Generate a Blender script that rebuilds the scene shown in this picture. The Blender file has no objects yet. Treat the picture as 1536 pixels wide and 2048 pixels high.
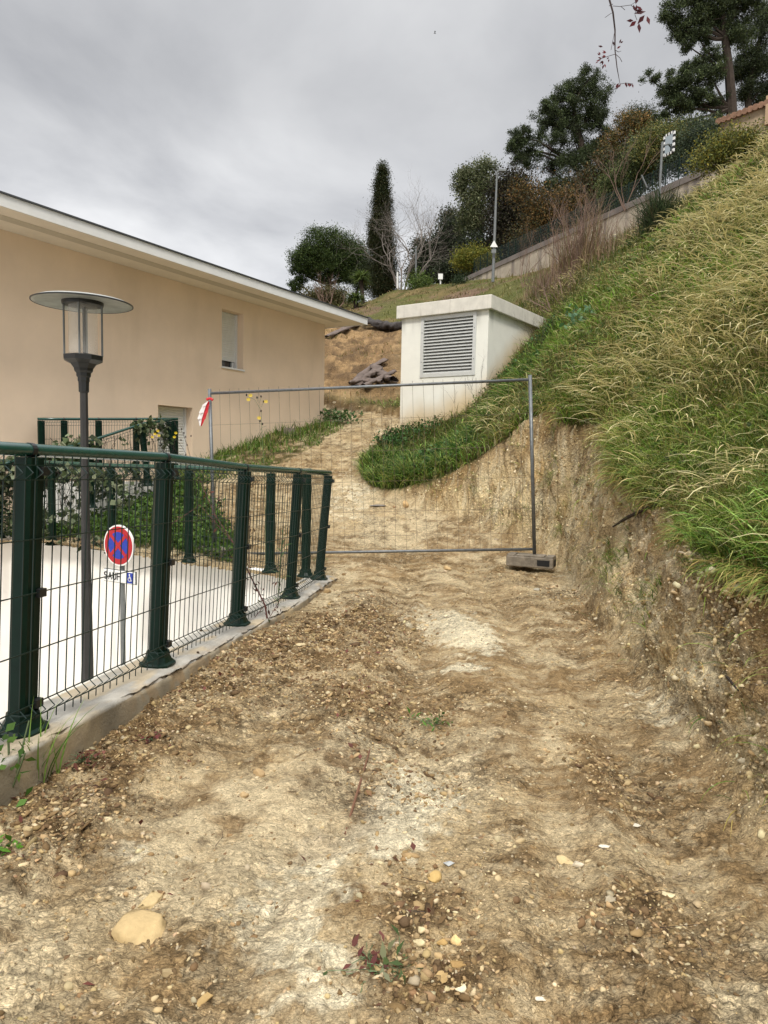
import bpy, bmesh, math, random
import numpy as np
from mathutils import Vector, Matrix
from mathutils.bvhtree import BVHTree
R = math.radians
rng = np.random.default_rng(7); random.seed(7)

# ------------------------------------------------------------------ camera
FPX = 1400.0; PITCH = R(4.6); ROLL = R(1.2); EYE = np.array([0, 0, 1.5])
def ray(px, py):
    x = px - 768.0; y = 1024.0 - py
    c, s = math.cos(ROLL), math.sin(ROLL)
    x, y = (c*x - s*y)/FPX, (s*x + c*y)/FPX
    c, s = math.cos(PITCH), math.sin(PITCH)
    return np.array([x, c + s*y, -s + c*y])
def P(px, py, Y):
    d = ray(px, py); return EYE + d*(Y/d[1])
def PZ(px, py, Z):
    d = ray(px, py); return EYE + d*((Z - EYE[2])/d[2])
sc = bpy.context.scene
cam = bpy.data.cameras.new('camera'); camo = bpy.data.objects.new('camera', cam)
sc.collection.objects.link(camo); sc.camera = camo
cam.sensor_fit = 'VERTICAL'; cam.sensor_height = 36; cam.lens = FPX/2048*36
cam.clip_start = .05; cam.clip_end = 2000
c, s, cp, sp = math.cos(ROLL), math.sin(ROLL), math.cos(PITCH), math.sin(PITCH)
camo.matrix_world = Matrix(((c, -s, 0, 0), (sp*s, sp*c, -cp, 0), (cp*s, cp*c, sp, 1.5), (0, 0, 0, 1)))

# ------------------------------------------------------------------ world, sun, exposure
SUN_EL, SUN_AZ = R(48), R(184)          # soft light from behind the viewer
w = bpy.data.worlds.new('World'); sc.world = w; w.use_nodes = True
nt = w.node_tree; N = nt.nodes; Lk = nt.links
bg = N['Background']
sky = N.new('ShaderNodeTexSky'); sky.sky_type = 'NISHITA'; sky.sun_disc = False
sky.sun_elevation = SUN_EL; sky.sun_rotation = SUN_AZ
tc = N.new('ShaderNodeTexCoord')
sep = N.new('ShaderNodeSeparateXYZ'); Lk.new(tc.outputs['Generated'], sep.inputs[0])
# project the direction on a flat cloud layer
mx = N.new('ShaderNodeMath'); mx.operation = 'MAXIMUM'; mx.inputs[1].default_value = .0
Lk.new(sep.outputs[2], mx.inputs[0])
ad = N.new('ShaderNodeMath'); ad.operation = 'ADD'; ad.inputs[1].default_value = .16; Lk.new(mx.outputs[0], ad.inputs[0])
dx = N.new('ShaderNodeMath'); dx.operation = 'DIVIDE'; Lk.new(sep.outputs[0], dx.inputs[0]); Lk.new(ad.outputs[0], dx.inputs[1])
dy = N.new('ShaderNodeMath'); dy.operation = 'DIVIDE'; Lk.new(sep.outputs[1], dy.inputs[0]); Lk.new(ad.outputs[0], dy.inputs[1])
cb = N.new('ShaderNodeCombineXYZ'); Lk.new(dx.outputs[0], cb.inputs[0]); Lk.new(dy.outputs[0], cb.inputs[1])
n1 = N.new('ShaderNodeTexNoise'); n1.inputs['Scale'].default_value = 1.15; n1.inputs['Detail'].default_value = 7; n1.inputs['Roughness'].default_value = .52
n1.inputs['Distortion'].default_value = .35
Lk.new(cb.outputs[0], n1.inputs['Vector'])
rp = N.new('ShaderNodeValToRGB'); rp.color_ramp.elements[0].position = .33; rp.color_ramp.elements[1].position = .68
rp.color_ramp.elements[0].color = (.36, .367, .388, 1); rp.color_ramp.elements[1].color = (.70, .703, .71, 1)
Lk.new(n1.outputs[0], rp.inputs[0])
# overcast: brighter band low down, grey above, bright zenith
rz = N.new('ShaderNodeValToRGB'); cr = rz.color_ramp
cr.elements[0].position = 0; cr.elements[0].color = (1.55, 1.53, 1.48, 1)
cr.elements[1].position = 1; cr.elements[1].color = (3.9, 3.8, 3.7, 1)
for p, v in ((.16, 1.42), (.30, 1.16), (.44, .93), (.56, .98), (.68, 2.8)):
    e = cr.elements.new(p); e.color = (v, v, v, 1)
Lk.new(sep.outputs[2], rz.inputs[0])
mm = N.new('ShaderNodeMix'); mm.data_type = 'RGBA'; mm.blend_type = 'MULTIPLY'; mm.inputs[0].default_value = 1
Lk.new(rp.outputs[0], mm.inputs[6]); Lk.new(rz.outputs[0], mm.inputs[7])
sk = N.new('ShaderNodeMix'); sk.data_type = 'RGBA'; sk.blend_type = 'MULTIPLY'; sk.inputs[0].default_value = 1
Lk.new(sky.outputs[0], sk.inputs[6]); sk.inputs[7].default_value = (.08, .08, .08, 1)
m2 = N.new('ShaderNodeMix'); m2.data_type = 'RGBA'; m2.inputs[0].default_value = .06
Lk.new(mm.outputs[2], m2.inputs[6]); Lk.new(sk.outputs[2], m2.inputs[7])
Lk.new(m2.outputs[2], bg.inputs[0]); bg.inputs[1].default_value = 1.0
sl = bpy.data.lights.new('sun', 'SUN'); sl.energy = 2.0; sl.angle = R(11); sl.color = (1, .95, .86)
so = bpy.data.objects.new('sun', sl); sc.collection.objects.link(so)
sd = Vector((math.sin(SUN_AZ)*math.cos(SUN_EL), math.cos(SUN_AZ)*math.cos(SUN_EL), math.sin(SUN_EL)))
so.rotation_euler = sd.to_track_quat('Z', 'Y').to_euler(); so.location = (0, 0, 30)
sc.view_settings.view_transform = 'Standard'; sc.view_settings.look = 'None'
sc.view_settings.exposure = 0.30; sc.view_settings.gamma = 1
sc.render.engine = 'CYCLES'; sc.cycles.max_bounces = 6; sc.cycles.transparent_max_bounces = 12
sc.cycles.diffuse_bounces = 3

# ------------------------------------------------------------------ helpers
C = sc.collection
def lin(r, g, b):
    f = lambda v: (v/255/12.92) if v/255 <= .04045 else ((v/255+.055)/1.055)**2.4
    return np.array([f(r), f(g), f(b)])
def tag(o, label=None, cat=None, group=None, kind=None):
    if label: o['label'] = label
    if cat: o['category'] = cat
    if group: o['group'] = group
    if kind: o['kind'] = kind
    return o
def empty(name, loc, label, cat, group=None):
    o = bpy.data.objects.new(name, None); C.objects.link(o); o.location = loc
    o.empty_display_size = .1
    return tag(o, label, cat, group)
def link(name, me, m, parent=None, smooth=False):
    o = bpy.data.objects.new(name, me); C.objects.link(o)
    if m: me.materials.append(m)
    if parent:
        o.parent = parent; o.matrix_parent_inverse = Matrix.Translation(-Vector(parent.location))
    if smooth:
        me.polygons.foreach_set('use_smooth', [True]*len(me.polygons))
    return o
class MB:
    def __init__(s): s.v = []; s.f = []
    def quad(s, a, b, c, d):
        n = len(s.v); s.v += [tuple(a), tuple(b), tuple(c), tuple(d)]; s.f.append((n, n+1, n+2, n+3)); return s
    def tri(s, a, b, c):
        n = len(s.v); s.v += [tuple(a), tuple(b), tuple(c)]; s.f.append((n, n+1, n+2)); return s
    def hexa(s, p):      # 8 points: bottom 4 ccw, top 4
        n = len(s.v); s.v += [tuple(q) for q in p]
        for f in ((3, 2, 1, 0), (4, 5, 6, 7), (0, 1, 5, 4), (1, 2, 6, 5), (2, 3, 7, 6), (3, 0, 4, 7)):
            s.f.append(tuple(n+i for i in f))
        return s
    def obox(s, c, u, v, w_, hu, hv, hw):
        c, u, v, w_ = (np.array(q, float) for q in (c, u, v, w_))
        p = [c + a*u*hu + b*v*hv + e*w_*hw for e in (-1, 1) for a, b in ((-1, -1), (1, -1), (1, 1), (-1, 1))]
        return s.hexa(p)
    def box(s, a, b):
        a = np.minimum(a, b); b = np.maximum(a, b)
        return s.hexa([(a[0], a[1], a[2]), (b[0], a[1], a[2]), (b[0], b[1], a[2]), (a[0], b[1], a[2]),
                       (a[0], a[1], b[2]), (b[0], a[1], b[2]), (b[0], b[1], b[2]), (a[0], b[1], b[2])])
    def tube(s, pts, r, k=6, cap=True):
        pts = [np.array(p, float) for p in pts]
        if np.isscalar(r): r = [r]*len(pts)
        n0 = len(s.v); pu = None
        for i, p in enumerate(pts):
            t = pts[min(i+1, len(pts)-1)] - pts[max(i-1, 0)]; t = t/(np.linalg.norm(t)+1e-9)
            if pu is None:
                a = np.array([0, 0, 1.]) if abs(t[2]) < .9 else np.array([1., 0, 0])
                u = np.cross(t, a)
            else: u = pu - t*np.dot(pu, t)
            u /= np.linalg.norm(u)+1e-9; v = np.cross(t, u); pu = u
            for j in range(k):
                an = 2*math.pi*(j+.5)/k
                s.v.append(tuple(p + r[i]*(u*math.cos(an) + v*math.sin(an))))
        for i in range(len(pts)-1):
            for j in range(k):
                a = n0+i*k+j; b = n0+i*k+(j+1) % k
                s.f.append((a, b, b+k, a+k))
        if cap and k > 2:
            s.f.append(tuple(n0+j for j in reversed(range(k))))
            s.f.append(tuple(n0+(len(pts)-1)*k+j for j in range(k)))
        return s
    def lathe(s, c, prof, k=24, closed=False):
        n0 = len(s.v)
        for (r, z) in prof:
            for j in range(k):
                a = 2*math.pi*j/k; s.v.append((c[0]+r*math.cos(a), c[1]+r*math.sin(a), c[2]+z))
        for i in range(len(prof)-1):
            for j in range(k):
                a = n0+i*k+j; b = n0+i*k+(j+1) % k
                s.f.append((a, b, b+k, a+k))
        if not closed:
            s.f.append(tuple(n0+j for j in reversed(range(k))))
            s.f.append(tuple(n0+(len(prof)-1)*k+j for j in range(k)))
        return s
    def build(s, name, m, parent=None, smooth=False, bevel=0):
        me = bpy.data.meshes.new(name); me.from_pydata(s.v, [], s.f); me.update()
        o = link(name, me, m, parent, smooth)
        if bevel:
            b = o.modifiers.new('bevel', 'BEVEL'); b.width = bevel; b.segments = 2; b.limit_method = 'ANGLE'
        return o
def npmesh(name, V, F, m, parent=None, col=None, smooth=False):
    """V (n,3); F (m,k) same-size faces"""
    me = bpy.data.meshes.new(name); k = F.shape[1]
    me.vertices.add(len(V)); me.vertices.foreach_set('co', V.astype(np.float32).ravel())
    me.loops.add(F.size); me.loops.foreach_set('vertex_index', F.astype(np.int32).ravel())
    me.polygons.add(len(F)); me.polygons.foreach_set('loop_start', np.arange(0, F.size, k, dtype=np.int32))
    me.polygons.foreach_set('loop_total', np.full(len(F), k, dtype=np.int32))
    if smooth: me.polygons.foreach_set('use_smooth', np.ones(len(F), dtype=bool))
    me.update(calc_edges=True)
    if col is not None:
        a = me.color_attributes.new('col', 'FLOAT_COLOR', 'POINT')
        cc = np.ones((len(V), 4), np.float32); cc[:, :3] = col; a.data.foreach_set('color', cc.ravel())
    return link(name, me, m, parent)
# numpy value noise
def _h(x, y, z):
    n = (x.astype(np.uint32)*np.uint32(374761393) + y.astype(np.uint32)*np.uint32(668265263) + z.astype(np.uint32)*np.uint32(2246822519))
    n = (n ^ (n >> np.uint32(13)))*np.uint32(1274126177); n = n ^ (n >> np.uint32(16))
    return (n & np.uint32(0xffffff)).astype(np.float64)/0xffffff
def vn(x, y, z=0):
    x = np.asarray(x, float)+1000.; y = np.asarray(y, float)+1000.; z = np.asarray(z, float)+1000.+0*x
    xi, yi, zi = np.floor(x), np.floor(y), np.floor(z)
    fx, fy, fz = x-xi, y-yi, z-zi
    fx, fy, fz = (q*q*(3-2*q) for q in (fx, fy, fz))
    xi, yi, zi = (q.astype(np.int64) for q in (xi, yi, zi))
    r = 0
    for i in (0, 1):
        for j in (0, 1):
            for k in (0, 1):
                r = r + _h(xi+i, yi+j, zi+k)*(fx if i else 1-fx)*(fy if j else 1-fy)*(fz if k else 1-fz)
    return r
def fbm(x, y, z=0, o=4, g=.5):
    a = 1; t = 0; r = 0
    for i in range(o):
        r = r + a*vn(x*2**i+17*i, y*2**i+31*i, np.asarray(z)*2**i+7*i); t += a; a *= g
    return r/t
def sst(a, b, x):
    t = np.clip((x-a)/(b-a), 0, 1); return t*t*(3-2*t)

# ------------------------------------------------------------------ materials
def mat(name, base=(.5, .5, .5), rough=.7, metal=0, attr=False, var=.0, scale=8, bump=0, bscale=60, spec=.5, trans=0, coords='Object',
        streak=None, detail=5, bdist=.01):
    m = bpy.data.materials.new(name); m.use_nodes = True; t = m.node_tree; n = t.nodes; l = t.links
    b = n['Principled BSDF']; b.inputs['Roughness'].default_value = rough; b.inputs['Metallic'].default_value = metal
    b.inputs['Specular IOR Level'].default_value = spec
    co = n.new('ShaderNodeTexCoord')
    if attr:
        a = n.new('ShaderNodeAttribute'); a.attribute_name = 'col'; src = a.outputs['Color']
    else:
        a = n.new('ShaderNodeRGB'); a.outputs[0].default_value = (*base, 1); src = a.outputs[0]
    if var:
        no = n.new('ShaderNodeTexNoise'); no.inputs['Scale'].default_value = scale; no.inputs['Detail'].default_value = detail
        no.inputs['Roughness'].default_value = .6
        l.new(co.outputs[coords], no.inputs['Vector'])
        mr = n.new('ShaderNodeMapRange'); mr.inputs[1].default_value = .25; mr.inputs[2].default_value = .75
        mr.inputs[3].default_value = 1-var; mr.inputs[4].default_value = 1+var; l.new(no.outputs[0], mr.inputs[0])
        mu = n.new('ShaderNodeMix'); mu.data_type = 'RGBA'; mu.blend_type = 'MULTIPLY'; mu.inputs[0].default_value = 1
        l.new(src, mu.inputs[6]); l.new(mr.outputs[0], mu.inputs[7]); src = mu.outputs[2]
    if streak:           # (colour, amount, horizontal scale, vertical scale, threshold)
        mp = n.new('ShaderNodeMapping'); mp.inputs['Scale'].default_value = (streak[2], streak[2], streak[3]); l.new(co.outputs['Object'], mp.inputs[0])
        no = n.new('ShaderNodeTexNoise'); no.inputs['Scale'].default_value = 1; no.inputs['Detail'].default_value = 6; l.new(mp.outputs[0], no.inputs['Vector'])
        mr = n.new('ShaderNodeMapRange'); mr.inputs[1].default_value = streak[4]; mr.inputs[2].default_value = streak[4]+.18
        mr.inputs[4].default_value = streak[1]; l.new(no.outputs[0], mr.inputs[0])
        mu = n.new('ShaderNodeMix'); mu.data_type = 'RGBA'; l.new(mr.outputs[0], mu.inputs[0]); l.new(src, mu.inputs[6])
        mu.inputs[7].default_value = (*streak[0], 1); src = mu.outputs[2]
    l.new(src, b.inputs['Base Color'])
    if bump:
        no = n.new('ShaderNodeTexNoise'); no.inputs['Scale'].default_value = bscale; no.inputs['Detail'].default_value = 6
        no.inputs['Roughness'].default_value = .65
        l.new(co.outputs[coords], no.inputs['Vector'])
        bp = n.new('ShaderNodeBump'); bp.inputs['Strength'].default_value = bump; bp.inputs['Distance'].default_value = bdist
        l.new(no.outputs[0], bp.inputs['Height']); l.new(bp.outputs[0], b.inputs['Normal'])
    if trans:
        tr = n.new('ShaderNodeBsdfTranslucent'); l.new(src, tr.inputs[0])
        ms = n.new('ShaderNodeMixShader'); ms.inputs[0].default_value = trans
        l.new(b.outputs[0], ms.inputs[1]); l.new(tr.outputs[0], ms.inputs[2]); l.new(ms.outputs[0], n['Material Output'].inputs[0])
    return m
M = {}
M['foliage'] = mat('leaf_foliage', attr=True, rough=.6, trans=.25, spec=.25)
M['grass'] = mat('grass_blades', attr=True, rough=.55, trans=.3, spec=.3)
M['bark'] = mat('bark', (.05, .038, .03), .9, var=.35, scale=9, bump=.6, bscale=25, spec=.2)
M['barebark'] = mat('bare_bark', (.20, .175, .155), .9, var=.25, scale=6, spec=.2)
M['redtwig'] = mat('red_twigs', (.20, .135, .105), .9, var=.3, scale=3, spec=.2)
M['green'] = mat('dark_green_paint', (.0015, .016, .009), .4, var=.25, scale=14, bump=.05, bscale=120, spec=.22)
M['rail'] = mat('green_rail_sheen', (.012, .065, .05), .22, var=.2, scale=10, bump=.03, bscale=90, spec=.9)  # base lightened to put the sky's reflection into the rail colour
M['wire'] = mat('dark_green_wire', (.006, .022, .018), .4)
M['black'] = mat('black_cast_metal', (.012, .013, .013), .42, var=.3, scale=20, spec=.5)
M['lampgrey'] = mat('dark_grey_paint', (.028, .027, .026), .5, var=.2, scale=12)
M['galv'] = mat('galvanised_tube', (.16, .17, .175), .5, .6, var=.3, scale=30)
M['galvdull'] = mat('dull_grey_steel', (.17, .18, .18), .55, .3, var=.15, scale=10)
M['rust'] = mat('rusty_wire', (.16, .12, .085), .8, .2)
M['concrete'] = mat('kerb_concrete', attr=True, rough=.9, var=.22, scale=7, bump=.5, bscale=70, spec=.2)
M['blockc'] = mat('weathered_block', (.22, .19, .15), .95, var=.4, scale=14, bump=.7, bscale=60, spec=.1)
M['whitewall'] = mat('white_ramp_wall', (.92, .90, .85), .85, var=.06, scale=2, bump=.15, bscale=40, streak=((.55, .53, .46), .35, 9, .6, .56))
M['render_'] = mat('beige_render', (.84, .665, .50), .9, var=.07, scale=1.3, bump=.25, bscale=160, spec=.2, streak=((.68, .53, .38), .45, 1.3, .35, .54), bdist=.004)
M['soffit'] = mat('soffit_paint', (.85, .77, .66), .8, var=.05, scale=4)
M['soffitdark'] = mat('soffit_vent', (.60, .54, .44), .8)
M['fascia'] = mat('fascia_paint', (.74, .74, .72), .6, var=.05, scale=5)
M['zinc'] = mat('zinc_edge', (.08, .085, .09), .5, .5)
M['tile'] = mat('roof_tiles', (.30, .17, .11), .85, var=.4, scale=6, bump=.5, bscale=20)
M['shutter'] = mat('shutter_slats', (.78, .78, .74), .55, var=.04, scale=5)
M['frame'] = mat('white_frame', (.75, .75, .73), .5)
M['glassdark'] = mat('window_glass', (.02, .022, .025), .08, spec=.8)
M['kiosk'] = mat('kiosk_paint', attr=True, rough=.85, var=.05, scale=3, bump=.2, bscale=50, spec=.2)
M['slab'] = mat('roof_slab_concrete', (.66, .63, .56), .9, var=.12, scale=5, bump=.3, bscale=60, streak=((.36, .33, .27), .55, 14, 1.2, .56))
M['louver'] = mat('louver_metal', (.62, .63, .61), .5, .2, var=.06, scale=10)
M['dark'] = mat('cavity_shade', (.01, .01, .01), .9)  # near-black, paints the shade inside hollows
M['wallconc'] = mat('road_wall_concrete', (.42, .36, .28), .95, var=.25, scale=1.5, bump=.4, bscale=20, streak=((.12, .10, .09), .85, 2.6, .16, .50))
M['coping'] = mat('road_wall_coping', (.17, .145, .13), .95, var=.3, scale=2, bump=.4, bscale=15)
M['stone'] = mat('stones', attr=True, rough=.9, var=.2, scale=30, bump=.4, bscale=80, spec=.2)
M['textile'] = mat('brown_textile', (.13, .10, .085), .95, var=.45, scale=6, bump=.5, bscale=50)
M['textiledark'] = mat('dark_textile', (.045, .038, .035), .9, var=.4, scale=5, bump=.4, bscale=40)
M['asphalt'] = mat('asphalt', (.06, .06, .06), .95, var=.2, scale=20, bump=.4, bscale=200)
M['stonewall'] = mat('house_stone', (.34, .26, .17), .95, var=.4, scale=3, bump=.8, bscale=8)
M['orange'] = mat('ochre_wall', (.42, .29, .18), .9, var=.1, scale=2)
M['signwhite'] = mat('sign_white', (.80, .80, .78), .45)
M['signred'] = mat('sign_red', (.42, .012, .02), .4)
M['signblue'] = mat('sign_blue', (.012, .04, .36), .4)
M['signblack'] = mat('sign_black', (.01, .01, .01), .5)
M['redtape'] = mat('tape_red', (.65, .03, .04), .5, trans=.2)
M['whitetape'] = mat('tape_white', (.8, .76, .74), .5, trans=.2)
M['yellow'] = mat('yellow_petals', (.75, .55, .02), .6, trans=.2)
M['seedhead'] = mat('dark_seed_heads', (.03, .02, .015), .9)
M['stemgreen'] = mat('green_stems', (.10, .14, .06), .7)
M['stemred'] = mat('red_stems', (.10, .035, .03), .7)
M['twig'] = mat('twig_bark', (.035, .02, .018), .8, var=.3, scale=20)
M['glass'] = bpy.data.materials.new('lamp_glass'); M['glass'].use_nodes = True
_t = M['glass'].node_tree; _b = _t.nodes['Principled BSDF']
_b.inputs['Base Color'].default_value = (.9, .88, .82, 1); _b.inputs['Roughness'].default_value = .08; _b.inputs['Alpha'].default_value = .22
M['mirror'] = mat('traffic_mirror_glass', (.5, .55, .55), .05, 1)
# ground material: vertex colours + fine speckle and crumbs
def ground_mat(name, bump=1.0, bdist=.045):
    m = bpy.data.materials.new(name); m.use_nodes = True; t = m.node_tree; n = t.nodes; l = t.links
    b = n['Principled BSDF']; b.inputs['Roughness'].default_value = .95; b.inputs['Specular IOR Level'].default_value = .12
    co = n.new('ShaderNodeTexCoord'); a = n.new('ShaderNodeAttribute'); a.attribute_name = 'col'; src = a.outputs['Color']
    mpg = n.new('ShaderNodeMapping'); mpg.inputs['Scale'].default_value = (1, 1.7, 1.3); l.new(co.outputs['Object'], mpg.inputs[0])
    for sc_, lo, hi in ((3.2, .88, 1.14), (20, .78, 1.22), (60, .74, 1.26), (150, .66, 1.34)):
        no = n.new('ShaderNodeTexNoise'); no.inputs['Scale'].default_value = sc_; no.inputs['Detail'].default_value = 5; no.inputs['Roughness'].default_value = .65
        l.new(mpg.outputs[0], no.inputs['Vector'])
        mr = n.new('ShaderNodeMapRange'); mr.inputs[1].default_value = .3; mr.inputs[2].default_value = .7; mr.inputs[3].default_value = lo; mr.inputs[4].default_value = hi
        l.new(no.outputs[0], mr.inputs[0])
        mu = n.new('ShaderNodeMix'); mu.data_type = 'RGBA'; mu.blend_type = 'MULTIPLY'; mu.inputs[0].default_value = 1
        l.new(src, mu.inputs[6]); l.new(mr.outputs[0], mu.inputs[7]); src = mu.outputs[2]
    # crisp flakes and crumbs: irregular cells of differing tone with crevice shade painted into the gaps
    wn = n.new('ShaderNodeTexNoise'); wn.inputs['Scale'].default_value = 14; wn.inputs['Detail'].default_value = 3; l.new(mpg.outputs[0], wn.inputs['Vector'])
    wm_ = n.new('ShaderNodeVectorMath'); wm_.operation = 'MULTIPLY_ADD'; wm_.inputs[1].default_value = (.07, .07, .07)
    l.new(wn.outputs['Color'], wm_.inputs[0]); l.new(mpg.outputs[0], wm_.inputs[2])
    msk = n.new('ShaderNodeTexNoise'); msk.inputs['Scale'].default_value = 1.9; msk.inputs['Detail'].default_value = 5; msk.inputs['Roughness'].default_value = .65; l.new(co.outputs['Object'], msk.inputs['Vector'])
    mk = n.new('ShaderNodeMapRange'); mk.inputs[1].default_value = .42; mk.inputs[2].default_value = .6; mk.inputs[3].default_value = .25; l.new(msk.outputs[0], mk.inputs[0])
    cells = []
    for vs_, lo, hi in ((16, .80, 1.16), (38, .70, 1.24)):
        v1 = n.new('ShaderNodeTexVoronoi'); v1.inputs['Scale'].default_value = vs_; l.new(wm_.outputs[0], v1.inputs['Vector'])
        sc1 = n.new('ShaderNodeSeparateColor'); l.new(v1.outputs['Color'], sc1.inputs[0])
        mr = n.new('ShaderNodeMapRange'); mr.inputs[3].default_value = lo; mr.inputs[4].default_value = hi; l.new(sc1.outputs[1], mr.inputs[0])
        v2 = n.new('ShaderNodeTexVoronoi'); v2.feature = 'DISTANCE_TO_EDGE'; v2.inputs['Scale'].default_value = vs_; l.new(wm_.outputs[0], v2.inputs['Vector'])
        ed_ = n.new('ShaderNodeMapRange'); ed_.inputs[1].default_value = .0; ed_.inputs[2].default_value = .11; ed_.inputs[3].default_value = .55; l.new(v2.outputs['Distance'], ed_.inputs[0])
        pr = n.new('ShaderNodeMath'); pr.operation = 'MULTIPLY'; l.new(mr.outputs[0], pr.inputs[0]); l.new(ed_.outputs[0], pr.inputs[1])
        mu = n.new('ShaderNodeMix'); mu.data_type = 'RGBA'; mu.blend_type = 'MULTIPLY'; l.new(mk.outputs[0], mu.inputs[0])
        l.new(src, mu.inputs[6]); l.new(pr.outputs[0], mu.inputs[7]); src = mu.outputs[2]; cells.append(pr.outputs[0])
    # pale crumbs
    vo = n.new('ShaderNodeTexVoronoi'); vo.inputs['Scale'].default_value = 55; l.new(co.outputs['Object'], vo.inputs['Vector'])
    lt = n.new('ShaderNodeMath'); lt.operation = 'LESS_THAN'; lt.inputs[1].default_value = .24; l.new(vo.outputs['Distance'], lt.inputs[0])
    sp_ = n.new('ShaderNodeSeparateColor'); l.new(vo.outputs['Color'], sp_.inputs[0])
    gt = n.new('ShaderNodeMath'); gt.operation = 'GREATER_THAN'; gt.inputs[1].default_value = .80; l.new(sp_.outputs[0], gt.inputs[0])
    ml = n.new('ShaderNodeMath'); ml.operation = 'MULTIPLY'; l.new(lt.outputs[0], ml.inputs[0]); l.new(gt.outputs[0], ml.inputs[1])
    m3 = n.new('ShaderNodeMath'); m3.operation = 'MULTIPLY'; m3.inputs[1].default_value = .55; l.new(ml.outputs[0], m3.inputs[0])
    mu = n.new('ShaderNodeMix'); mu.data_type = 'RGBA'; l.new(m3.outputs[0], mu.inputs[0]); l.new(src, mu.inputs[6]); mu.inputs[7].default_value = (.50, .42, .27, 1)
    l.new(mu.outputs[2], b.inputs['Base Color'])
    h = None
    cm = n.new('ShaderNodeMath'); cm.operation = 'MULTIPLY'; l.new(cells[0], cm.inputs[0]); l.new(cells[1], cm.inputs[1])
    cm2 = n.new('ShaderNodeMath'); cm2.operation = 'MULTIPLY'; l.new(cm.outputs[0], cm2.inputs[0]); l.new(mk.outputs[0], cm2.inputs[1])
    for sc_, k in ((22, 1.0), (70, .5), (190, .25)):
        no = n.new('ShaderNodeTexNoise'); no.inputs['Scale'].default_value = sc_; no.inputs['Detail'].default_value = 4; l.new(mpg.outputs[0], no.inputs['Vector'])
        q = n.new('ShaderNodeMath'); q.operation = 'MULTIPLY'; q.inputs[1].default_value = k; l.new(no.outputs[0], q.inputs[0])
        if h is None: h = q.outputs[0]
        else:
            a2 = n.new('ShaderNodeMath'); l.new(h, a2.inputs[0]); l.new(q.outputs[0], a2.inputs[1]); h = a2.outputs[0]
    a2 = n.new('ShaderNodeMath'); l.new(h, a2.inputs[0]); l.new(cm2.outputs[0], a2.inputs[1])
    bp = n.new('ShaderNodeBump'); bp.inputs['Strength'].default_value = bump; bp.inputs['Distance'].default_value = bdist
    l.new(h, bp.inputs['Height']); l.new(bp.outputs[0], b.inputs['Normal'])
    return m
M['ground'] = ground_mat('bare_earth')

# ------------------------------------------------------------------ terrain
GY = np.array([-40, 0, 7, 8, 9, 10, 11, 12, 14, 16, 18, 19, 20, 24, 60.])
GZ = np.array([.1, .2, .20, .20, .30, .50, .71, .91, 1.35, 1.85, 2.33, 2.57, 2.8, 3.6, 8.])
def G(x, y):
    g = np.interp(y, GY, GZ)
    g = .5*g + .25*(np.interp(y-.6, GY, GZ) + np.interp(y+.6, GY, GZ))
    x = np.asarray(x, float)
    g = g - .55*sst(-2.9, -5.6, x)*sst(8.5, 11, y)
    return g
def GP(px, py):          # pixel -> point on the graded track
    d = ray(px, py); t = np.linspace(.8, 40, 4000); q = EYE[None]+d[None]*t[:, None]
    i = np.argmax(q[:, 2] < G(q[:, 0], q[:, 1])); return q[i]
TOE = [(1.05, -8), (1.15, 0)] + [tuple(GP(*q)[:2]) for q in ((1470, 1650), (1410, 1560), (1345, 1475), (1275, 1385), (1210, 1290), (1160, 1205), (1128, 1135), (1045, 1092), (960, 1062), (880, 1032), (820, 1012), (765, 992), (722, 970))]
TOE += [(-.62, 13.2), (-.55, 14.4), (-.25, 15.6), (.2, 16.9), (.45, 18.2), (.3, 19.1), (-.4, 19.5), (-2.5, 20.0), (-14, 20.6), (-60, 21)]
print('toe', [(round(a, 2), round(b, 2)) for a, b in TOE])
TOE = np.array(TOE)
PATHPOLY = np.vstack([TOE, [(-60, -8)]])
def inpoly(x, y, poly):
    r = np.zeros(np.shape(x), bool); n = len(poly)
    for i in range(n):
        x1, y1 = poly[i]; x2, y2 = poly[(i+1) % n]
        if y1 == y2: continue
        c_ = ((y1 > y) != (y2 > y)) & (x < (x2-x1)*(y-y1)/(y2-y1)+x1)
        r ^= c_
    return r
def distline(x, y, L):
    d = np.full(np.shape(x), 1e9)
    for (x1, y1), (x2, y2) in zip(L[:-1], L[1:]):
        vx, vy = x2-x1, y2-y1; t = np.clip(((x-x1)*vx+(y-y1)*vy)/(vx*vx+vy*vy+1e-12), 0, 1)
        d = np.minimum(d, np.hypot(x-x1-t*vx, y-y1-t*vy))
    return d
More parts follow.
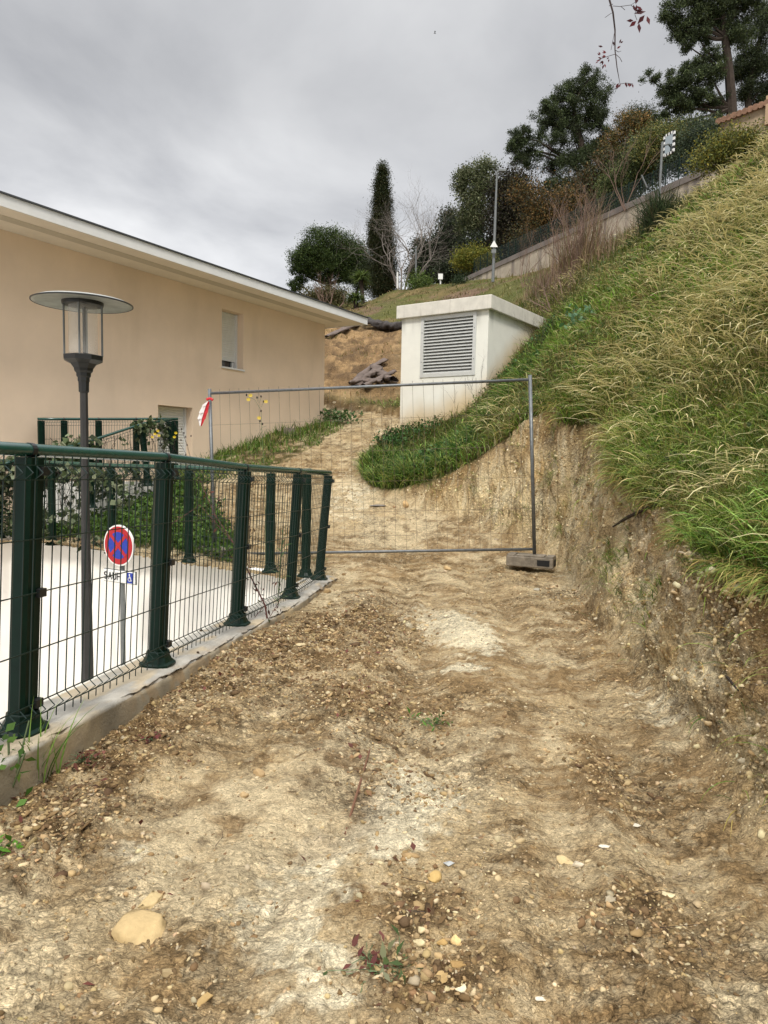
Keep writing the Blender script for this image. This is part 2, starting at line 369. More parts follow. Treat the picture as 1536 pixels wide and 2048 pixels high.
HP = [  # pixel x, pixel y, distance: points of the natural hillside
 (1536, 915, 4.7), (1536, 800, 5.6), (1536, 570, 8.2), (1536, 425, 11), (1536, 312, 14.5),
 (1400, 935, 5.3), (1400, 800, 6.8), (1400, 600, 9.8), (1400, 480, 13), (1400, 415, 16),
 (1250, 930, 6.6), (1250, 700, 9.5), (1250, 585, 13), (1250, 500, 18),
 (1150, 860, 8.9), (1150, 700, 11.5), (1150, 618, 15), (1130, 545, 22),
 (1060, 850, 9.7), (1000, 885, 10.5), (917, 926, 11.4), (820, 944, 12.2), (765, 948, 13.2), (760, 900, 15.3),
 (1060, 760, 12.8), (960, 866, 13.2), (880, 893, 14.8),
 (803, 873, 16.3), (975, 800, 15.0), (1060, 700, 16.3), (1108, 650, 17.2), (1060, 575, 24),
 (800, 800, 20), (700, 790, 20.3), (655, 770, 20.8), (800, 655, 27), (655, 662, 26.5), (740, 648, 28),
 (690, 626, 34), (760, 600, 36.5), (800, 579, 38), (880, 571, 38), (930, 566, 36.5), (1000, 560, 33), (1080, 545, 29.5), (1200, 500, 26.5), (1390, 420, 23),
 (1500, 370, 22), (640, 640, 40)]
HPt = np.array([P(*q) for q in HP])
HPt = np.vstack([HPt, [(9, -3, 5.5), (14, 5, 8.5), (3.5, -2, 2.2), (2.4, 1, 1.5), (22, 22, 15.5), (10, 45, 12.5), (0, 50, 12.2), (-10, 42, 11), (-22, 40, 9.5), (-22, 26, 6), (-9, 24, 4.6), (-6, 34, 7.8), (28, 45, 16), (30, 5, 15)]])
def tps_fit(Q, lam=.02):
    n = len(Q); d = np.hypot(Q[:, None, 0]-Q[None, :, 0], Q[:, None, 1]-Q[None, :, 1])
    K = np.where(d > 0, d*d*np.log(d+1e-12), 0) + lam*np.eye(n)
    A = np.zeros((n+3, n+3)); A[:n, :n] = K; A[:n, n] = 1; A[:n, n+1:] = Q[:, :2]; A[n, :n] = 1; A[n+1:, :n] = Q[:, :2].T
    return np.linalg.solve(A, np.concatenate([Q[:, 2], [0, 0, 0]]))
TW = tps_fit(HPt, .3)
def HILL(x, y):
    sh = np.shape(x); x = np.ravel(x).astype(float); y = np.ravel(y).astype(float); r = np.zeros(len(x))
    xx = np.clip(x, -40, 45); yy = np.clip(y, -12, 60)
    for i, q in enumerate(HPt):
        d2 = (xx-q[0])**2+(yy-q[1])**2; r += TW[i]*.5*d2*np.log(d2+1e-12)
    n = len(HPt); r += TW[n]+TW[n+1]*xx+TW[n+2]*yy
    return np.clip(r, -1, 22).reshape(sh)
KB = [np.array(q) for q in ((-1.405, 2.68), (-1.19, 3.78), (-1.0, 4.88), (-.80, 5.98), (-.655, 7.06))]   # near fence posts
NL = [(-2.35, -2.5), (-1.405, 2.68), (-.655, 7.06)]
FL = [(-.66, 7.10), (-1.22, 7.52), (-2.25, 8.10), (-3.35, 8.72), (-4.42, 9.32), (-9.5, 12.2)]
TRENCH = np.array([(-2.45, -2.5), (-1.5, 2.68), (-.80, 7.02), (-1.30, 7.42), (-4.5, 9.15), (-9.6, 12.0), (-9.6, -2.5)])
def base_height(x, y):
    """graded track + cut bank + natural hill; returns z, masks"""
    ins = inpoly(x, y, PATHPOLY); d = distline(x, y, TOE); d = np.where(ins, -d, d)
    g = G(x, y)
    dw = distline(x, y, FL)
    gl = np.minimum(g, .22+.7*dw); g = np.where((x < -1) & (y > 7), gl, g)
    dd = np.maximum(d + .16*(fbm(x*1.3, y*1.3, 3, 3)-.5)*sst(0, .25, d), 0)
    kk = 2.5 + .9*(1-sst(8.6, 10.8, y)) + 1.6*sst(4.6, 6.2, y)*(1-sst(8.8, 10, y)) - 1.2*sst(12.2, 13.4, y) + .5*sst(18.5, 19.5, y)
    cut = np.where(dd < .16, kk*dd*dd/.32, kk*(dd-.08)) + 2.0*np.maximum(dd-1.1, 0)
    hill = np.maximum(HILL(x, y), g+.03)
    zc = g+cut
    kq = .10
    hh = np.clip(.5+.5*(zc-hill)/kq, 0, 1); z = zc*(1-hh)+hill*hh - kq*hh*(1-hh)
    z = np.where(d > 0, z, g)
    # track shape: ruts, crumbled ridge on the left
    return z, d, g, hill, hh
# fan-shaped sheet, finest near the viewer
ys = [-8., -5, -3, -2, -1, -.4, 0, .3, .55, .75, .9, 1.0]
while ys[-1] < 62: ys.append(ys[-1]+.0085+.0062*max(ys[-1]-1.2, 0))
ys = np.array(ys + [70, 90, 140, 260]); 
tt = np.linspace(-.62, .62, 760); tt = np.concatenate([-(.62+np.geomspace(.004, 3.2, 46))[::-1], tt, .62+np.geomspace(.004, 3.2, 60)])
X = tt[None, :]*(np.abs(ys[:, None])*1.0+.45); Y = np.repeat(ys[:, None], len(tt), 1)
X[ys < 1] = tt[None, :]*1.45*1.6
Z, D, Gd, HI, HH = base_height(X, Y)
Z = np.where(Y > 60, Z-(Y-60)*.05, Z)
bank = sst(.0, .15, D)*(1-sst(.55, 1.0, HH))*sst(.06, .3, HI-Gd)
grassy = np.where(D > 0, sst(.55, 1.0, HH), 0)
ontrack = (D <= 0)
# ---- displacement
n_lo = fbm(X*1.1, Y*1.1, 0, 4)-.5
n_m = fbm(X*5, Y*6.5, 4, 4)-.5
n_f = fbm(X*22, Y*30, 9, 4, .55)-.5
rough_l = fbm(X*.9+4, Y*.7, 5, 3)
def blob(px, py, rx, ry, k=1.):
    """patch on the track given by its outline's centre and half sizes in pixels, as metres on the ground"""
    a = GP(px, py); b = GP(px+rx, py); c2 = GP(px, py-ry); c3 = GP(px, min(py+ry, 2300))
    ww = abs(b[0]-a[0]); hy = max(.5*(c2[1]-c3[1]), .05)
    return np.exp(-k*(((X-a[0])/ww)**2+((Y-.5*(c2[1]+c3[1]))/hy)**2))
crumb = np.clip(blob(330, 1400, 120, 50)+blob(480, 1330, 150, 60)+blob(650, 1290, 140, 60)+blob(220, 1500, 140, 50)+blob(120, 1620, 130, 60)
                +blob(750, 1240, 90, 40)+.8*blob(760, 1420, 160, 60)+.7*blob(850, 1850, 110, 130)+.7*blob(60, 1720, 130, 60)+.6*blob(1300, 1850, 160, 80)+.6*blob(1230, 1560, 90, 80)+.5*blob(1180, 1230, 90, 60)+.8*blob(840, 1980, 140, 60)
                + .5*blob(820, 1560, 120, 60), 0, 1.2)
tr = ontrack*1.0
amp = .35+.9*crumb
pl_ = fbm(X*7, Y*11, 44, 4, .6)*9; plate = (np.floor(pl_)+sst(.55, 1, pl_-np.floor(pl_)))/9
pl2 = fbm(X*17, Y*26, 45, 3, .6)*7; plate2 = (np.floor(pl2)+sst(.5, 1, pl2-np.floor(pl2)))/7
edge_ = np.exp(-((pl_-np.floor(pl_)-.75)/.13)**2)
flake = np.abs(fbm(X*16, Y*28, 2, 3)-.5)*2
Zd = n_lo*.075 + n_m*.035*(.6+.8*crumb) + n_f*.022*amp + (sst(.35, .75, fbm(X*34, Y*46, 6, 2))*.014*(.25+crumb)) - (1-sst(.0, .22, flake))*.008
# tread ripples left by tracked vehicle, across the way
rip = np.sin(Y*2*math.pi/.115 + 2.5*fbm(X*2, Y*2, 1, 2))*sst(.5, .65, fbm(X*1.4+9, Y*1.1, 8, 3))
Zd += rip*.006 + (plate-.5)*.065*(.35+.65*sst(.4, .6, rough_l)) + (plate2-.5)*.035*(.5+.5*crumb)
far = sst(9, 25, Y)
Zpath = Zd + far*n_lo*.25
# stair-like shallow ruts
RUTS = [[(60, 1830), (330, 1600), (560, 1420), (740, 1270), (800, 1180)], [(420, 2040), (600, 1720), (760, 1480), (860, 1300), (880, 1180)], [(1180, 2040), (1130, 1700), (1090, 1450), (1040, 1270), (990, 1160)], [(1420, 1900), (1300, 1620), (1200, 1420), (1130, 1250)]]
rutd = 0
for rr0 in RUTS:
    ln = [GP(*q)[:2] for q in rr0]; dr_ = distline(X, Y, ln)+.16*(fbm(X*3, Y*3, 12, 3)-.5)
    rutd = np.maximum(rutd, np.exp(-(dr_/.085)**2)); Zpath += -.016*np.exp(-(dr_/.10)**2)+.012*np.exp(-((dr_-.19)/.06)**2)*(.4+1.2*fbm(X*5, Y*5, 13, 3))
Zpath += .025*np.exp(-((X-(-.35+.03*Y))/.16)**2)*sst(2, 3, Y)*(1-sst(8, 11, Y))
Zpath += -.05*np.exp(-((X-(.15+.02*Y))/.22)**2)*sst(2, 3, Y)*(1-sst(9, 12, Y)) - .035*np.exp(-((X-(1.15-.01*Y))/.2)**2)*sst(1.5, 3, Y)*(1-sst(8, 10, Y))
nb3 = fbm(X*2.2, Y*3.0, Z*1.1, 4)-.5
stre = fbm((X+Y)*9, (Y-X*.3)*9, Z*2.2, 4, .6)-.5
lump = fbm(X*9, Y*9, Z*9, 4, .6)-.5
fine = fbm(X*34, Y*34, Z*34, 3, .6)-.5
Hb = bank
hillN = (fbm(X*.8, Y*.8, 2, 4)-.5)*.30*sst(.2, 2.5, D) + n_m*.08
bare = grassy*sst(1.2, -.3, X-.05*(Y-20))*sst(19.5, 21, Y)*(1-sst(26.2, 28.5, Y+X*.4))
Zn = Z + np.where(D > 0, 0, 1)*Zpath + np.where(D > 0, 1, 0)*(Zpath*(1-sst(0, .3, D)) + (Hb*(lump*.075+fine*.05)) + grassy*hillN)
Zn += bare*((fbm(X*3, Y*3, 3, 4)-.5)*.35+np.sin((Y+X*.5)*6+4*fbm(X, Y, 4, 2))*.05)
Xn = X + Hb*(-(nb3*.30) - stre*.13 - lump*.13 - fine*.06)
Yn = Y + Hb*(lump*.08 - nb3*.12*sst(8, 10, Y))
kd = distline(X, Y, NL); kmask = kd < .36
Zn = Zn + np.where(ontrack & (Y < 6.8), .045*(1-sst(.2, 1.0, kd))*(1-sst(4.5, 6.8, Y)), 0)
Zn = np.where(kmask & ontrack, np.minimum(Zn, np.interp(Y, [-2.5, 2.68, 7.06, 9], [.33, .27, .17, .28])+.45*(Zn-Z)), Zn)
# ---- colours
c_tan = lin(197, 174, 134); c_lite = lin(220, 201, 163); c_brown = lin(150, 121, 81); c_dark = lin(90, 70, 46); c_chalk = lin(238, 224, 190); c_grey = lin(168, 156, 132)
c_och = lin(190, 150, 84)
def mixc(a, b, t): return a*(1-t[..., None])+b*t[..., None]
col = np.zeros(X.shape+(3,)) + c_tan
nA = fbm(X*1.7, Y*1.3, 11, 5); nB = fbm(X*6, Y*8, 12, 5, .6); nC = fbm(X*.8, Y*.7, 13, 4); nD = fbm(X*18, Y*24, 14, 4, .6)
col = mixc(col, c_lite, sst(.44, .6, nA)*.85)
col = mixc(col, c_brown, sst(.45, .62, nB*.6+nC*.4)*.75)
col = mixc(col, c_brown*.82, np.clip(crumb, 0, 1)*sst(.34, .5, nB)*.85)
col = mixc(col, c_dark, np.clip(crumb, 0, 1)*sst(.50, .62, nD)*.75)
col = mixc(col, c_dark, sst(.57, .68, nD*.5+nB*.5)*.6)
col = mixc(col, c_dark, edge_*.30*sst(.42, .55, nB))  # plate steps darkened, crevice shade put into the colour
col = mixc(col, c_lite*1.08, sst(.56, .66, fbm(X*11, Y*15, 46, 4, .6))*.45*(1-np.clip(crumb, 0, 1)*.5))
chalk = np.clip(blob(885, 1240, 60, 34)+.9*blob(950, 1270, 60, 30)+.8*blob(930, 1335, 60, 16)+blob(830, 1590, 110, 75)+.8*blob(780, 1700, 80, 60)+.9*blob(560, 1800, 110, 80)
        + .7*blob(640, 1930, 90, 60)+.7*blob(640, 1700, 60, 60)+.55*blob(1300, 1420, 60, 60)+.5*blob(560, 1880, 100, 40)+.5*blob(640, 2020, 120, 40)+.5*blob(700, 1000, 60, 60)+.35*blob(760, 900, 40, 60)+.4*blob(1200, 1180, 60, 60)
        + .35*blob(300, 1720, 120, 60), 0, 1.1)
cn = .55*nB+.45*nD
col = mixc(col, c_chalk, sst(.50, .72, chalk*.70+(cn-.5)*1.5+.24)*sst(.03, .22, chalk))
col = mixc(col, lin(122, 98, 72), blob(700, 1580, 70, 90)*.8*sst(.35, .5, nB))
col = mixc(col, c_brown*.9, np.clip(rutd, 0, 1)*.45*sst(.38, .55, nB)*ontrack)
tread = np.sin(Y*2*math.pi/.09+3*nA)*.5+.5; col = mixc(col, c_lite, np.clip(rutd, 0, 1)*tread*.35*ontrack)
# bank colours
colb = np.zeros(col.shape)+lin(236, 214, 166)
s3 = fbm(X*1.6, Y*1.6, Z*1.6, 4); s4 = fbm(X*5, Y*5, Z*5, 4, .6); s5 = fbm((X+Y)*8, Y*8, Z*2, 4, .6); s6 = fbm(X*20, Y*20, Z*20, 3, .6)
colb = mixc(colb, lin(218, 194, 150), sst(.45, .6, s3)*.8)
colb = mixc(colb, lin(242, 226, 186), sst(.48, .62, s5)*.8)
colb = mixc(colb, lin(212, 174, 112), sst(.54, .66, s4)*.6)
colb = mixc(colb, lin(176, 154, 116), sst(.56, .70, fbm(X*2.6+5, Y*2.6, Z*2.6, 4))*.75)
colb = mixc(colb, lin(160, 132, 94), sst(.53, .62, .65*s6+.35*s4)*.75)
toph = HI-Zn       # depth below the old surface
topsoil = (1-sst(.05, .55, toph+.35*(s3-.5)))
colb = mixc(colb, lin(150, 118, 78), topsoil*.55)
neark = (1-sst(3.4, 4.4, Y))*sst(.7, 1.15, Zn+.5*(s3-.5))
colb = mixc(colb, lin(118, 92, 62), neark*.8)
colb = mixc(colb, c_chalk, sst(.63, .70, fbm(X*16, Y*16, Z*16, 2))*.6*Hb)
col = mixc(col, colb, sst(.0, .22, D)*(D > 0))
# natural hill soil
colg = np.zeros(col.shape)+lin(96, 86, 52)
colg = mixc(colg, lin(74, 84, 36), sst(.4, .6, nA)*.8)
drys = sst(19, 24, Y)
colg = mixc(colg, lin(128, 112, 76), drys*sst(.35, .55, fbm(X*.9, Y*.9, 21, 5, .6))*.8)
colg = mixc(colg, lin(124, 100, 86), drys*sst(.5, .65, fbm(X*.5, Y*.5, 22, 4, .6))*.8)
colg = mixc(colg, lin(96, 100, 52), drys*sst(.5, .62, fbm(X*.7+5, Y*.7, 23, 4, .6))*.8)
col = mixc(col, colg, grassy*(1-bare)*(D > 0))
colr = np.zeros(col.shape)+lin(140, 114, 82)
colr = mixc(colr, lin(172, 142, 102), sst(.48, .62, fbm(X*2.4, Y*2.4, 31, 5, .6))*.9)
colr = mixc(colr, lin(104, 84, 62), sst(.5, .64, fbm(X*3.4, Y*3.4, 32, 5, .6))*.8)
col = mixc(col, colr, bare)
lip = (D > 0)*sst(18.6, 19.4, Y)*(1-grassy)*sst(3, 1, X)
col = mixc(col, lin(104, 80, 44), lip*.8*sst(.3, .6, s4+.1))
# grassed verge by the house, green slope behind the ramp
GREENSLOPE = np.array([(-1.55, 7.95), (-2.1, 9.5), (-3.2, 12), (-1.9, 14), (-1.35, 16), (-.9, 18.3), (-1.4, 19.2), (-12, 19.2), (-12, 13.4), (-4.4, 9.5)])
gsl = inpoly(X+.25*(nB-.5)*2, Y, GREENSLOPE) & ontrack
gslf = gsl*1.0
col = mixc(col, lin(92, 88, 50), gslf*sst(.35, .5, nB)*.8)
V = np.stack([Xn, Yn, Zn], -1); nr, ncl = X.shape
idx = np.arange(nr*ncl).reshape(nr, ncl)
F = np.stack([idx[:-1, :-1], idx[:-1, 1:], idx[1:, 1:], idx[1:, :-1]], -1).reshape(-1, 4)
fc = V.reshape(-1, 3)[F].mean(1)
BLD_C = P(650, 650, 18.0)[:2]; BU = np.array([.505, .863]); BN = np.array([.863, -.505])
keep = ~inpoly(fc[:, 0], fc[:, 1], TRENCH)
F = F[keep]; fc = fc[keep]
Vf = V.reshape(-1, 3)
ground = npmesh('ground', Vf, F, M['ground'], None, col.reshape(-1, 3), smooth=True)
tag(ground, 'bare ochre clay track with a dug bank on the right and a hillside behind', 'ground', kind='structure')
bvh = BVHTree.FromPolygons([tuple(v) for v in Vf.tolist()], F.tolist())
def hit(px, py):
    d = Vector(ray(px, py)).normalized(); h = bvh.ray_cast(Vector(EYE), d); return np.array(h[0]) if h[0] else None
def down(x, y):
    h = bvh.ray_cast(Vector((x, y, 60)), Vector((0, 0, -1))); return h[0].z if h[0] else 0.
fg = grassy.reshape(-1)[F[:, 0]]; fD = D.reshape(-1)[F[:, 0]]; fbare = bare.reshape(-1)[F[:, 0]]; fbank = bank.reshape(-1)[F[:, 0]]
fgsl = gsl.reshape(-1)[F[:, 0]]; fcr = crumb.reshape(-1)[F[:, 0]]; ftopsoil = topsoil.reshape(-1)[F[:, 0]]; fneark = neark.reshape(-1)[F[:, 0]]
tri = Vf[F[:, :3]]; farea = np.linalg.norm(np.cross(tri[:, 1]-tri[:, 0], tri[:, 2]-tri[:, 0]), axis=1)
fdist = np.linalg.norm(fc-EYE, axis=1)
fview = (fc[:, 0] > -.66*fc[:, 1]-.9) & (fc[:, 0] < .70*fc[:, 1]+1.7) & (fc[:, 1] > .9)
def sample(wt, n):
    p = wt/wt.sum(); i = rng.choice(len(F), n, p=p); q = Vf[F[i]]; a = rng.random((n, 1)); b = rng.random((n, 1))
    return (q[:, 0]*(1-a)+q[:, 1]*a)*(1-b)+(q[:, 3]*(1-a)+q[:, 2]*a)*b, i
# ------------------------------------------------------------------ green welded-mesh fences
def fence(name, label, bases, tops, side, wires=20, wire_r=.0026, rail_r=.024, group=None, tilt_last=None, post=(.048, .036), k=4, hz=(.30, .505, .695), folds=((.035, .085), (.90, .95)), flip=1, rail=True, folddepth=.032):
    root = empty(name, tuple(bases[0]), label, 'fence', group)
    nP = len(bases)
    for i in range(nP):
        b = np.array(bases[i]); t = np.array(tops[i]); up = (t-b)/np.linalg.norm(t-b)
        j = min(i, nP-2); al = np.array(bases[j+1])-np.array(bases[j]); al /= np.linalg.norm(al)
        nn = np.cross(al, up); nn /= np.linalg.norm(nn); al2 = np.cross(up, nn)
        h = np.linalg.norm(t-b)
        m = MB(); cx = (b+t)/2 - up*.012
        a1, a2 = post
        # chamfered box section with a raised centre rib on each broad face
        sec = [(-a1, -a2*.6), (-a1*.75, -a2), (-a1*.22, -a2), (-a1*.16, -a2*1.18), (a1*.16, -a2*1.18), (a1*.22, -a2), (a1*.75, -a2), (a1, -a2*.6), (a1, a2*.6), (a1*.75, a2), (a1*.22, a2), (a1*.16, a2*1.18), (-a1*.16, a2*1.18), (-a1*.22, a2), (-a1*.75, a2), (-a1, a2*.6)]
        n0 = 0; lv = [(0.0, 1.0), (h-.028, 1.0)]
        for z, q in lv:
            for (x_, y_) in sec: m.v.append(tuple(b+up*z+al2*x_*q+nn*y_*q))
        ks = len(sec)
        for e in range(ks): m.f.append((e, (e+1) % ks, ks+(e+1) % ks, ks+e))
        m.f.append(tuple(range(ks, 2*ks)))
        po = m.build('post', M['green'], root)
        m = MB()
        # cast foot: plate flaring up to the post
        prof = [(0.0, 1.75), (.012, 1.75), (.02, 1.45), (.05, 1.16), (.075, 1.10), (.08, 1.0)]
        kk_ = 12
        for z, q in prof:
            for e in range(kk_):
                an = 2*math.pi*e/kk_; ca, sa = math.cos(an), math.sin(an)
                rr = 1/max(abs(ca), abs(sa))**.75
                m.v.append(tuple(b+up*z+al2*ca*rr*(a1+.004)*q+nn*sa*rr*(a2+.012)*q))
        for r_ in range(len(prof)-1):
            for e in range(kk_): m.f.append((r_*kk_+e, r_*kk_+(e+1) % kk_, (r_+1)*kk_+(e+1) % kk_, (r_+1)*kk_+e))
        m.build('post_foot', M['green'], root)
        if k >= 5:
            for e2 in (-1, 1): MB().tube([b+al2*e2*.062+nn*side*.03+up*.004, b+al2*e2*.062+nn*side*.03+up*.026], .008, k=6).build('anchor_bolt', M['galvdull'], po)
        if k >= 4:
            for fz in (.1, .5, .93):
                m = MB(); m.obox(b+up*h*fz+nn*side*(a2+.012)+al2*.02, al2, nn, up, .02, .012, .016)
                m.build('clip', M['black'], po)
    for i in range(nP-1):
        b0, b1, t0, t1 = (np.array(q) for q in (bases[i], bases[i+1], tops[i], tops[i+1]))
        al = b1-b0; L = np.linalg.norm(al); al /= L; up = (t0-b0)/np.linalg.norm(t0-b0); nn = np.cross(al, up); nn /= np.linalg.norm(nn)
        off = nn*side*(post[1]+.012)
        nwi = wires[i] if isinstance(wires, (list, tuple)) else wires
        m = MB()
        def pt(u, v, o=0): 
            return (b0*(1-u)+b1*u)*(1-v)+(t0*(1-u)+t1*u)*v + off + nn*side*o
        f1, f2 = folds
        vs = [(.0, 0), (f1[0], 0), ((f1[0]+f1[1])/2, folddepth), (f1[1], 0), (f2[0], 0), ((f2[0]+f2[1])/2, folddepth), (f2[1], 0), (.985, 0)]
        for j in range(nwi):
            u = (j+.5)/nwi
            m.tube([pt(u, v+.02*(1-v), o) for v, o in vs], wire_r, k=3 if k < 4 else 4, cap=False)
        for v in (f1[0]+.02, f1[1]+.02) + tuple(hz) + (f2[0], f2[1]):
            m.tube([pt(.0, v, .004), pt(1., v, .004)], wire_r*1.12, k=4)
        m.build('mesh_panel', M['wire'], root)
    if rail:
        m = MB(); ex = np.array(tops[-1])-np.array(tops[-2]); ex /= np.linalg.norm(ex)
        pts = [np.array(t) for t in tops]
        pts = [pts[0]-(pts[1]-pts[0])/np.linalg.norm(pts[1]-pts[0])*.05] + pts[1:-1] + [pts[-1]+ex*.05]
        ro = m.tube(pts, rail_r, k=14).build('handrail', M['rail'], root, smooth=True)
        for i in range(1 if nP > 3 else 0, nP-1):
            t = np.array(tops[i]); a = np.array(tops[min(i+1, nP-1)])-np.array(tops[i-1 if i else 0]); a /= np.linalg.norm(a)
            MB().tube([t-a*.012, t+a*.012], rail_r*1.12, k=14).build('rail_joint', M['black'], ro)
    return root
kb_px = [((45, 1460), (60, 900), 2.68), ((315, 1328), (330, 915), 3.70), ((474, 1248), (490, 935), 4.86), ((580, 1195), (597, 942), 5.98), ((638, 1158), (657, 946), 7.06)]
bas = [P(*a, y) for a, b, y in kb_px]; tps = [P(*b, y) for a, b, y in kb_px]
# one more post beyond the left edge of the picture
d0 = bas[0]-bas[1]; bas = [bas[0]+d0*1.02]+bas; tps = [tps[0]+(tps[0]-tps[1])*1.02]+tps
fence('mesh_fence', 'dark green welded mesh fence on the concrete kerb beside the track, nearest the viewer', bas, tps, 1, wires=[19, 19, 20, 20, 20, 20], wire_r=.0027, rail_r=.025, group='green mesh fences round the ramp', k=5)
fb = [(-.80, 7.20, .23), (-1.22, 7.52, .215), (-2.25, 8.04, .22), (-3.40, 8.70, .21), (-4.42, 9.28, .22), (-5.45, 9.87, .22), (-6.5, 10.47, .22)]
ft = [(q[0], q[1], q[2]+1.10) for q in fb]
fence('mesh_fence', 'dark green mesh fence on the far white wall of the ramp, behind the round sign', fb, ft, -1, wires=[8, 20, 20, 20, 20, 20], wire_r=.0026, rail_r=.023, group='green mesh fences round the ramp', k=3, post=(.045, .034))
w3 = [P(82, 838, 11.08), P(128, 838, 11.3), P(197, 838, 11.6), P(272, 838, 11.95), P(350, 838, 12.3)]
w3b = [q-np.array([0, 0, 1.04]) for q in w3]
fence('mesh_fence', 'short level green mesh fence against the beige house wall, behind the lamp', w3b, w3, 1, wires=14, wire_r=.003, rail_r=.022, group='green mesh fences round the ramp', k=3, post=(.05, .034))
w4 = [P(338, 840, 12.1), P(283, 848, 11.6), P(180, 882, 10.7), P(60, 915, 9.95), P(-60, 945, 9.3)]
w4b = [q-np.array([-.0, 0, 1.02]) for q in w4]; w4b[0][0] += .12; w4b[1][0] += .10
fence('mesh_fence', 'sloping green mesh fence overgrown with ivy, left of the garage shutter', w4b, w4, -1, wires=16, wire_r=.003, rail_r=.022, group='green mesh fences round the ramp', k=3, post=(.05, .034))

# ------------------------------------------------------------------ kerb (broken edge) and ramp walls
def kerb():
    n = 520; A = np.array([-2.05, -1.0]); B = np.array(bas[5][:2])+np.array([.04, .24])
    base = bas[1]; 
    inner_off, outer_off = .17, .145
    pl = np.array([[-2.12, -1.0, .44], bas[1], bas[2], bas[3], bas[4], bas[5], bas[5]+np.array([.055, .30, -.012])])
    seg = np.concatenate([[0], np.cumsum(np.linalg.norm(np.diff(pl[:, :2], axis=0), axis=1))]); t = np.linspace(0, seg[-1], n)
    cx = np.stack([np.interp(t, seg, pl[:, i]) for i in range(3)], 1)
    tg = np.gradient(cx[:, :2], axis=0); tg /= np.linalg.norm(tg, axis=1)[:, None]; nr_ = np.stack([tg[:, 1], -tg[:, 0]], 1)
    # cross profile: inner bottom, inner top, across, outer edge, outer face down
    prof = [(-inner_off, -3.5)] + [(-inner_off, -.05), (-inner_off, -.006), (-inner_off+.01, 0)] + [(o, 0) for o in np.linspace(-inner_off+.03, outer_off-.07, 14)] + [(o, 0) for o in np.linspace(outer_off-.06, outer_off-.008, 9)] + [(outer_off, -.01)] + [(outer_off, z) for z in np.linspace(-.025, -.30, 14)]
    m_ = len(prof); V = np.zeros((n, m_, 3)); colr_ = np.zeros((n, m_, 3))
    chip = sst(.52, .68, fbm(t*2.1, t*0+3, 1, 4))*(.25+.9*sst(3.2, 5.0, t)); 
    yy = cx[:, 1]
    # large broken bites where the photograph shows them
    for (py_, w_, a_) in ((3.35, .16, .8), (3.72, .22, 1.0), (4.15, .35, .9), (4.8, .3, .6), (5.5, .35, .8), (6.6, .5, 1.0), (7.2, .2, 1.0)):
        chip = np.maximum(chip, a_*np.exp(-((yy-py_)/w_)**2))
    for j, (o, z) in enumerate(prof):
        on = o + .012*(fbm(t*1.5, o*0+t*0, 5, 2)-.5)*(o > .1)
        e = np.clip((o-(outer_off-.085))/.085, 0, 1)       # near the outer edge
        dpt = chip*e
        nz = fbm(t*16, o*20+t*0, z*20+t*0, 4)-.5
        zz = z - (.055*dpt*(.6+1.4*nz) if z > -.02 else 0) - (0 if z < -.02 else 0)
        oo = on - (dpt*.045*(1.0+1.5*nz)*np.exp(z/.06) if o >= outer_off-.02 else 0) + nz*.006*(o >= outer_off-.01)
        V[:, j, :2] = cx[:, :2]+nr_*(oo if np.ndim(oo) else np.full(n, oo))[:, None]; V[:, j, 2] = cx[:, 2]+zz + nz*.004*(o > -.1)*(z > -.02)
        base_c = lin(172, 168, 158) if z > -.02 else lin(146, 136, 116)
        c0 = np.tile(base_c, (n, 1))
        if o > -.15:
            st = sst(.5, .66, fbm(t*2.2+8, o*5+t*0, 3, 4)); c0 = c0*(1-.35*st[:, None])
            c0 = c0*(1-.55*(dpt*sst(.4, .5, nz+.5))[:, None]) + lin(150, 122, 84)*(.55*(dpt*sst(.4, .5, nz+.5)))[:, None]
            dr = sst(.55, .68, fbm(t*3.3, o*9+t*0+4, 7, 4)); c0 = c0*(1-.5*dr[:, None])+lin(190, 168, 128)*(.5*dr)[:, None]
        else: c0 = np.tile(lin(222, 220, 208), (n, 1))
        colr_[:, j] = c0
    ii = np.arange(n*m_).reshape(n, m_); Fk = np.stack([ii[:-1, :-1], ii[1:, :-1], ii[1:, 1:], ii[:-1, 1:]], -1).reshape(-1, 4)
    # end cap at the far end
    e = ii[-1]
    o = npmesh('kerb', V.reshape(-1, 3), Fk, M['concrete'], None, colr_.reshape(-1, 3))
    me = o.data; bm = bmesh.new(); bm.from_mesh(me); bm.verts.ensure_lookup_table()
    bm.faces.new([bm.verts[int(q)] for q in e]); bm.faces.new([bm.verts[int(q)] for q in ii[0][::-1]]); bm.to_mesh(me); bm.free()
    tag(o, 'low grey concrete kerb with a chipped edge under the near green fence', 'kerb')
kerb()
# white ramp wall under the far fence
def strip_wall(name, line, z0, z1, th, m, label, cat, side=1):
    L = [np.array(q, float) for q in line]; mb = MB()
    nn_ = []
    for i in range(len(L)):
        a = L[min(i+1, len(L)-1)]-L[max(i-1, 0)]; a /= np.linalg.norm(a); nn_.append(np.array([a[1], -a[0]])*side)
    for i in range(len(L)-1):
        p0, p1 = L[i], L[i+1]; q0, q1 = p0+nn_[i]*th, p1+nn_[i+1]*th
        za = z1[i] if not np.isscalar(z1) else z1; zb = z1[i+1] if not np.isscalar(z1) else z1
        mb.hexa([(*p0, z0), (*p1, z0), (*q1, z0), (*q0, z0), (*p0, za), (*p1, zb), (*q1, zb), (*q0, za)])
    o = mb.build(name, m); tag(o, label, cat); return o
far_line = [(-.73, 7.32), (-1.22, 7.60), (-2.25, 8.16), (-3.40, 8.82), (-4.42, 9.40), (-9.6, 12.4)]
strip_wall('ramp_wall', far_line, -3.5, .205, -.26, M['whitewall'], 'long white rendered ramp wall behind the no stopping sign', 'wall', side=-1)
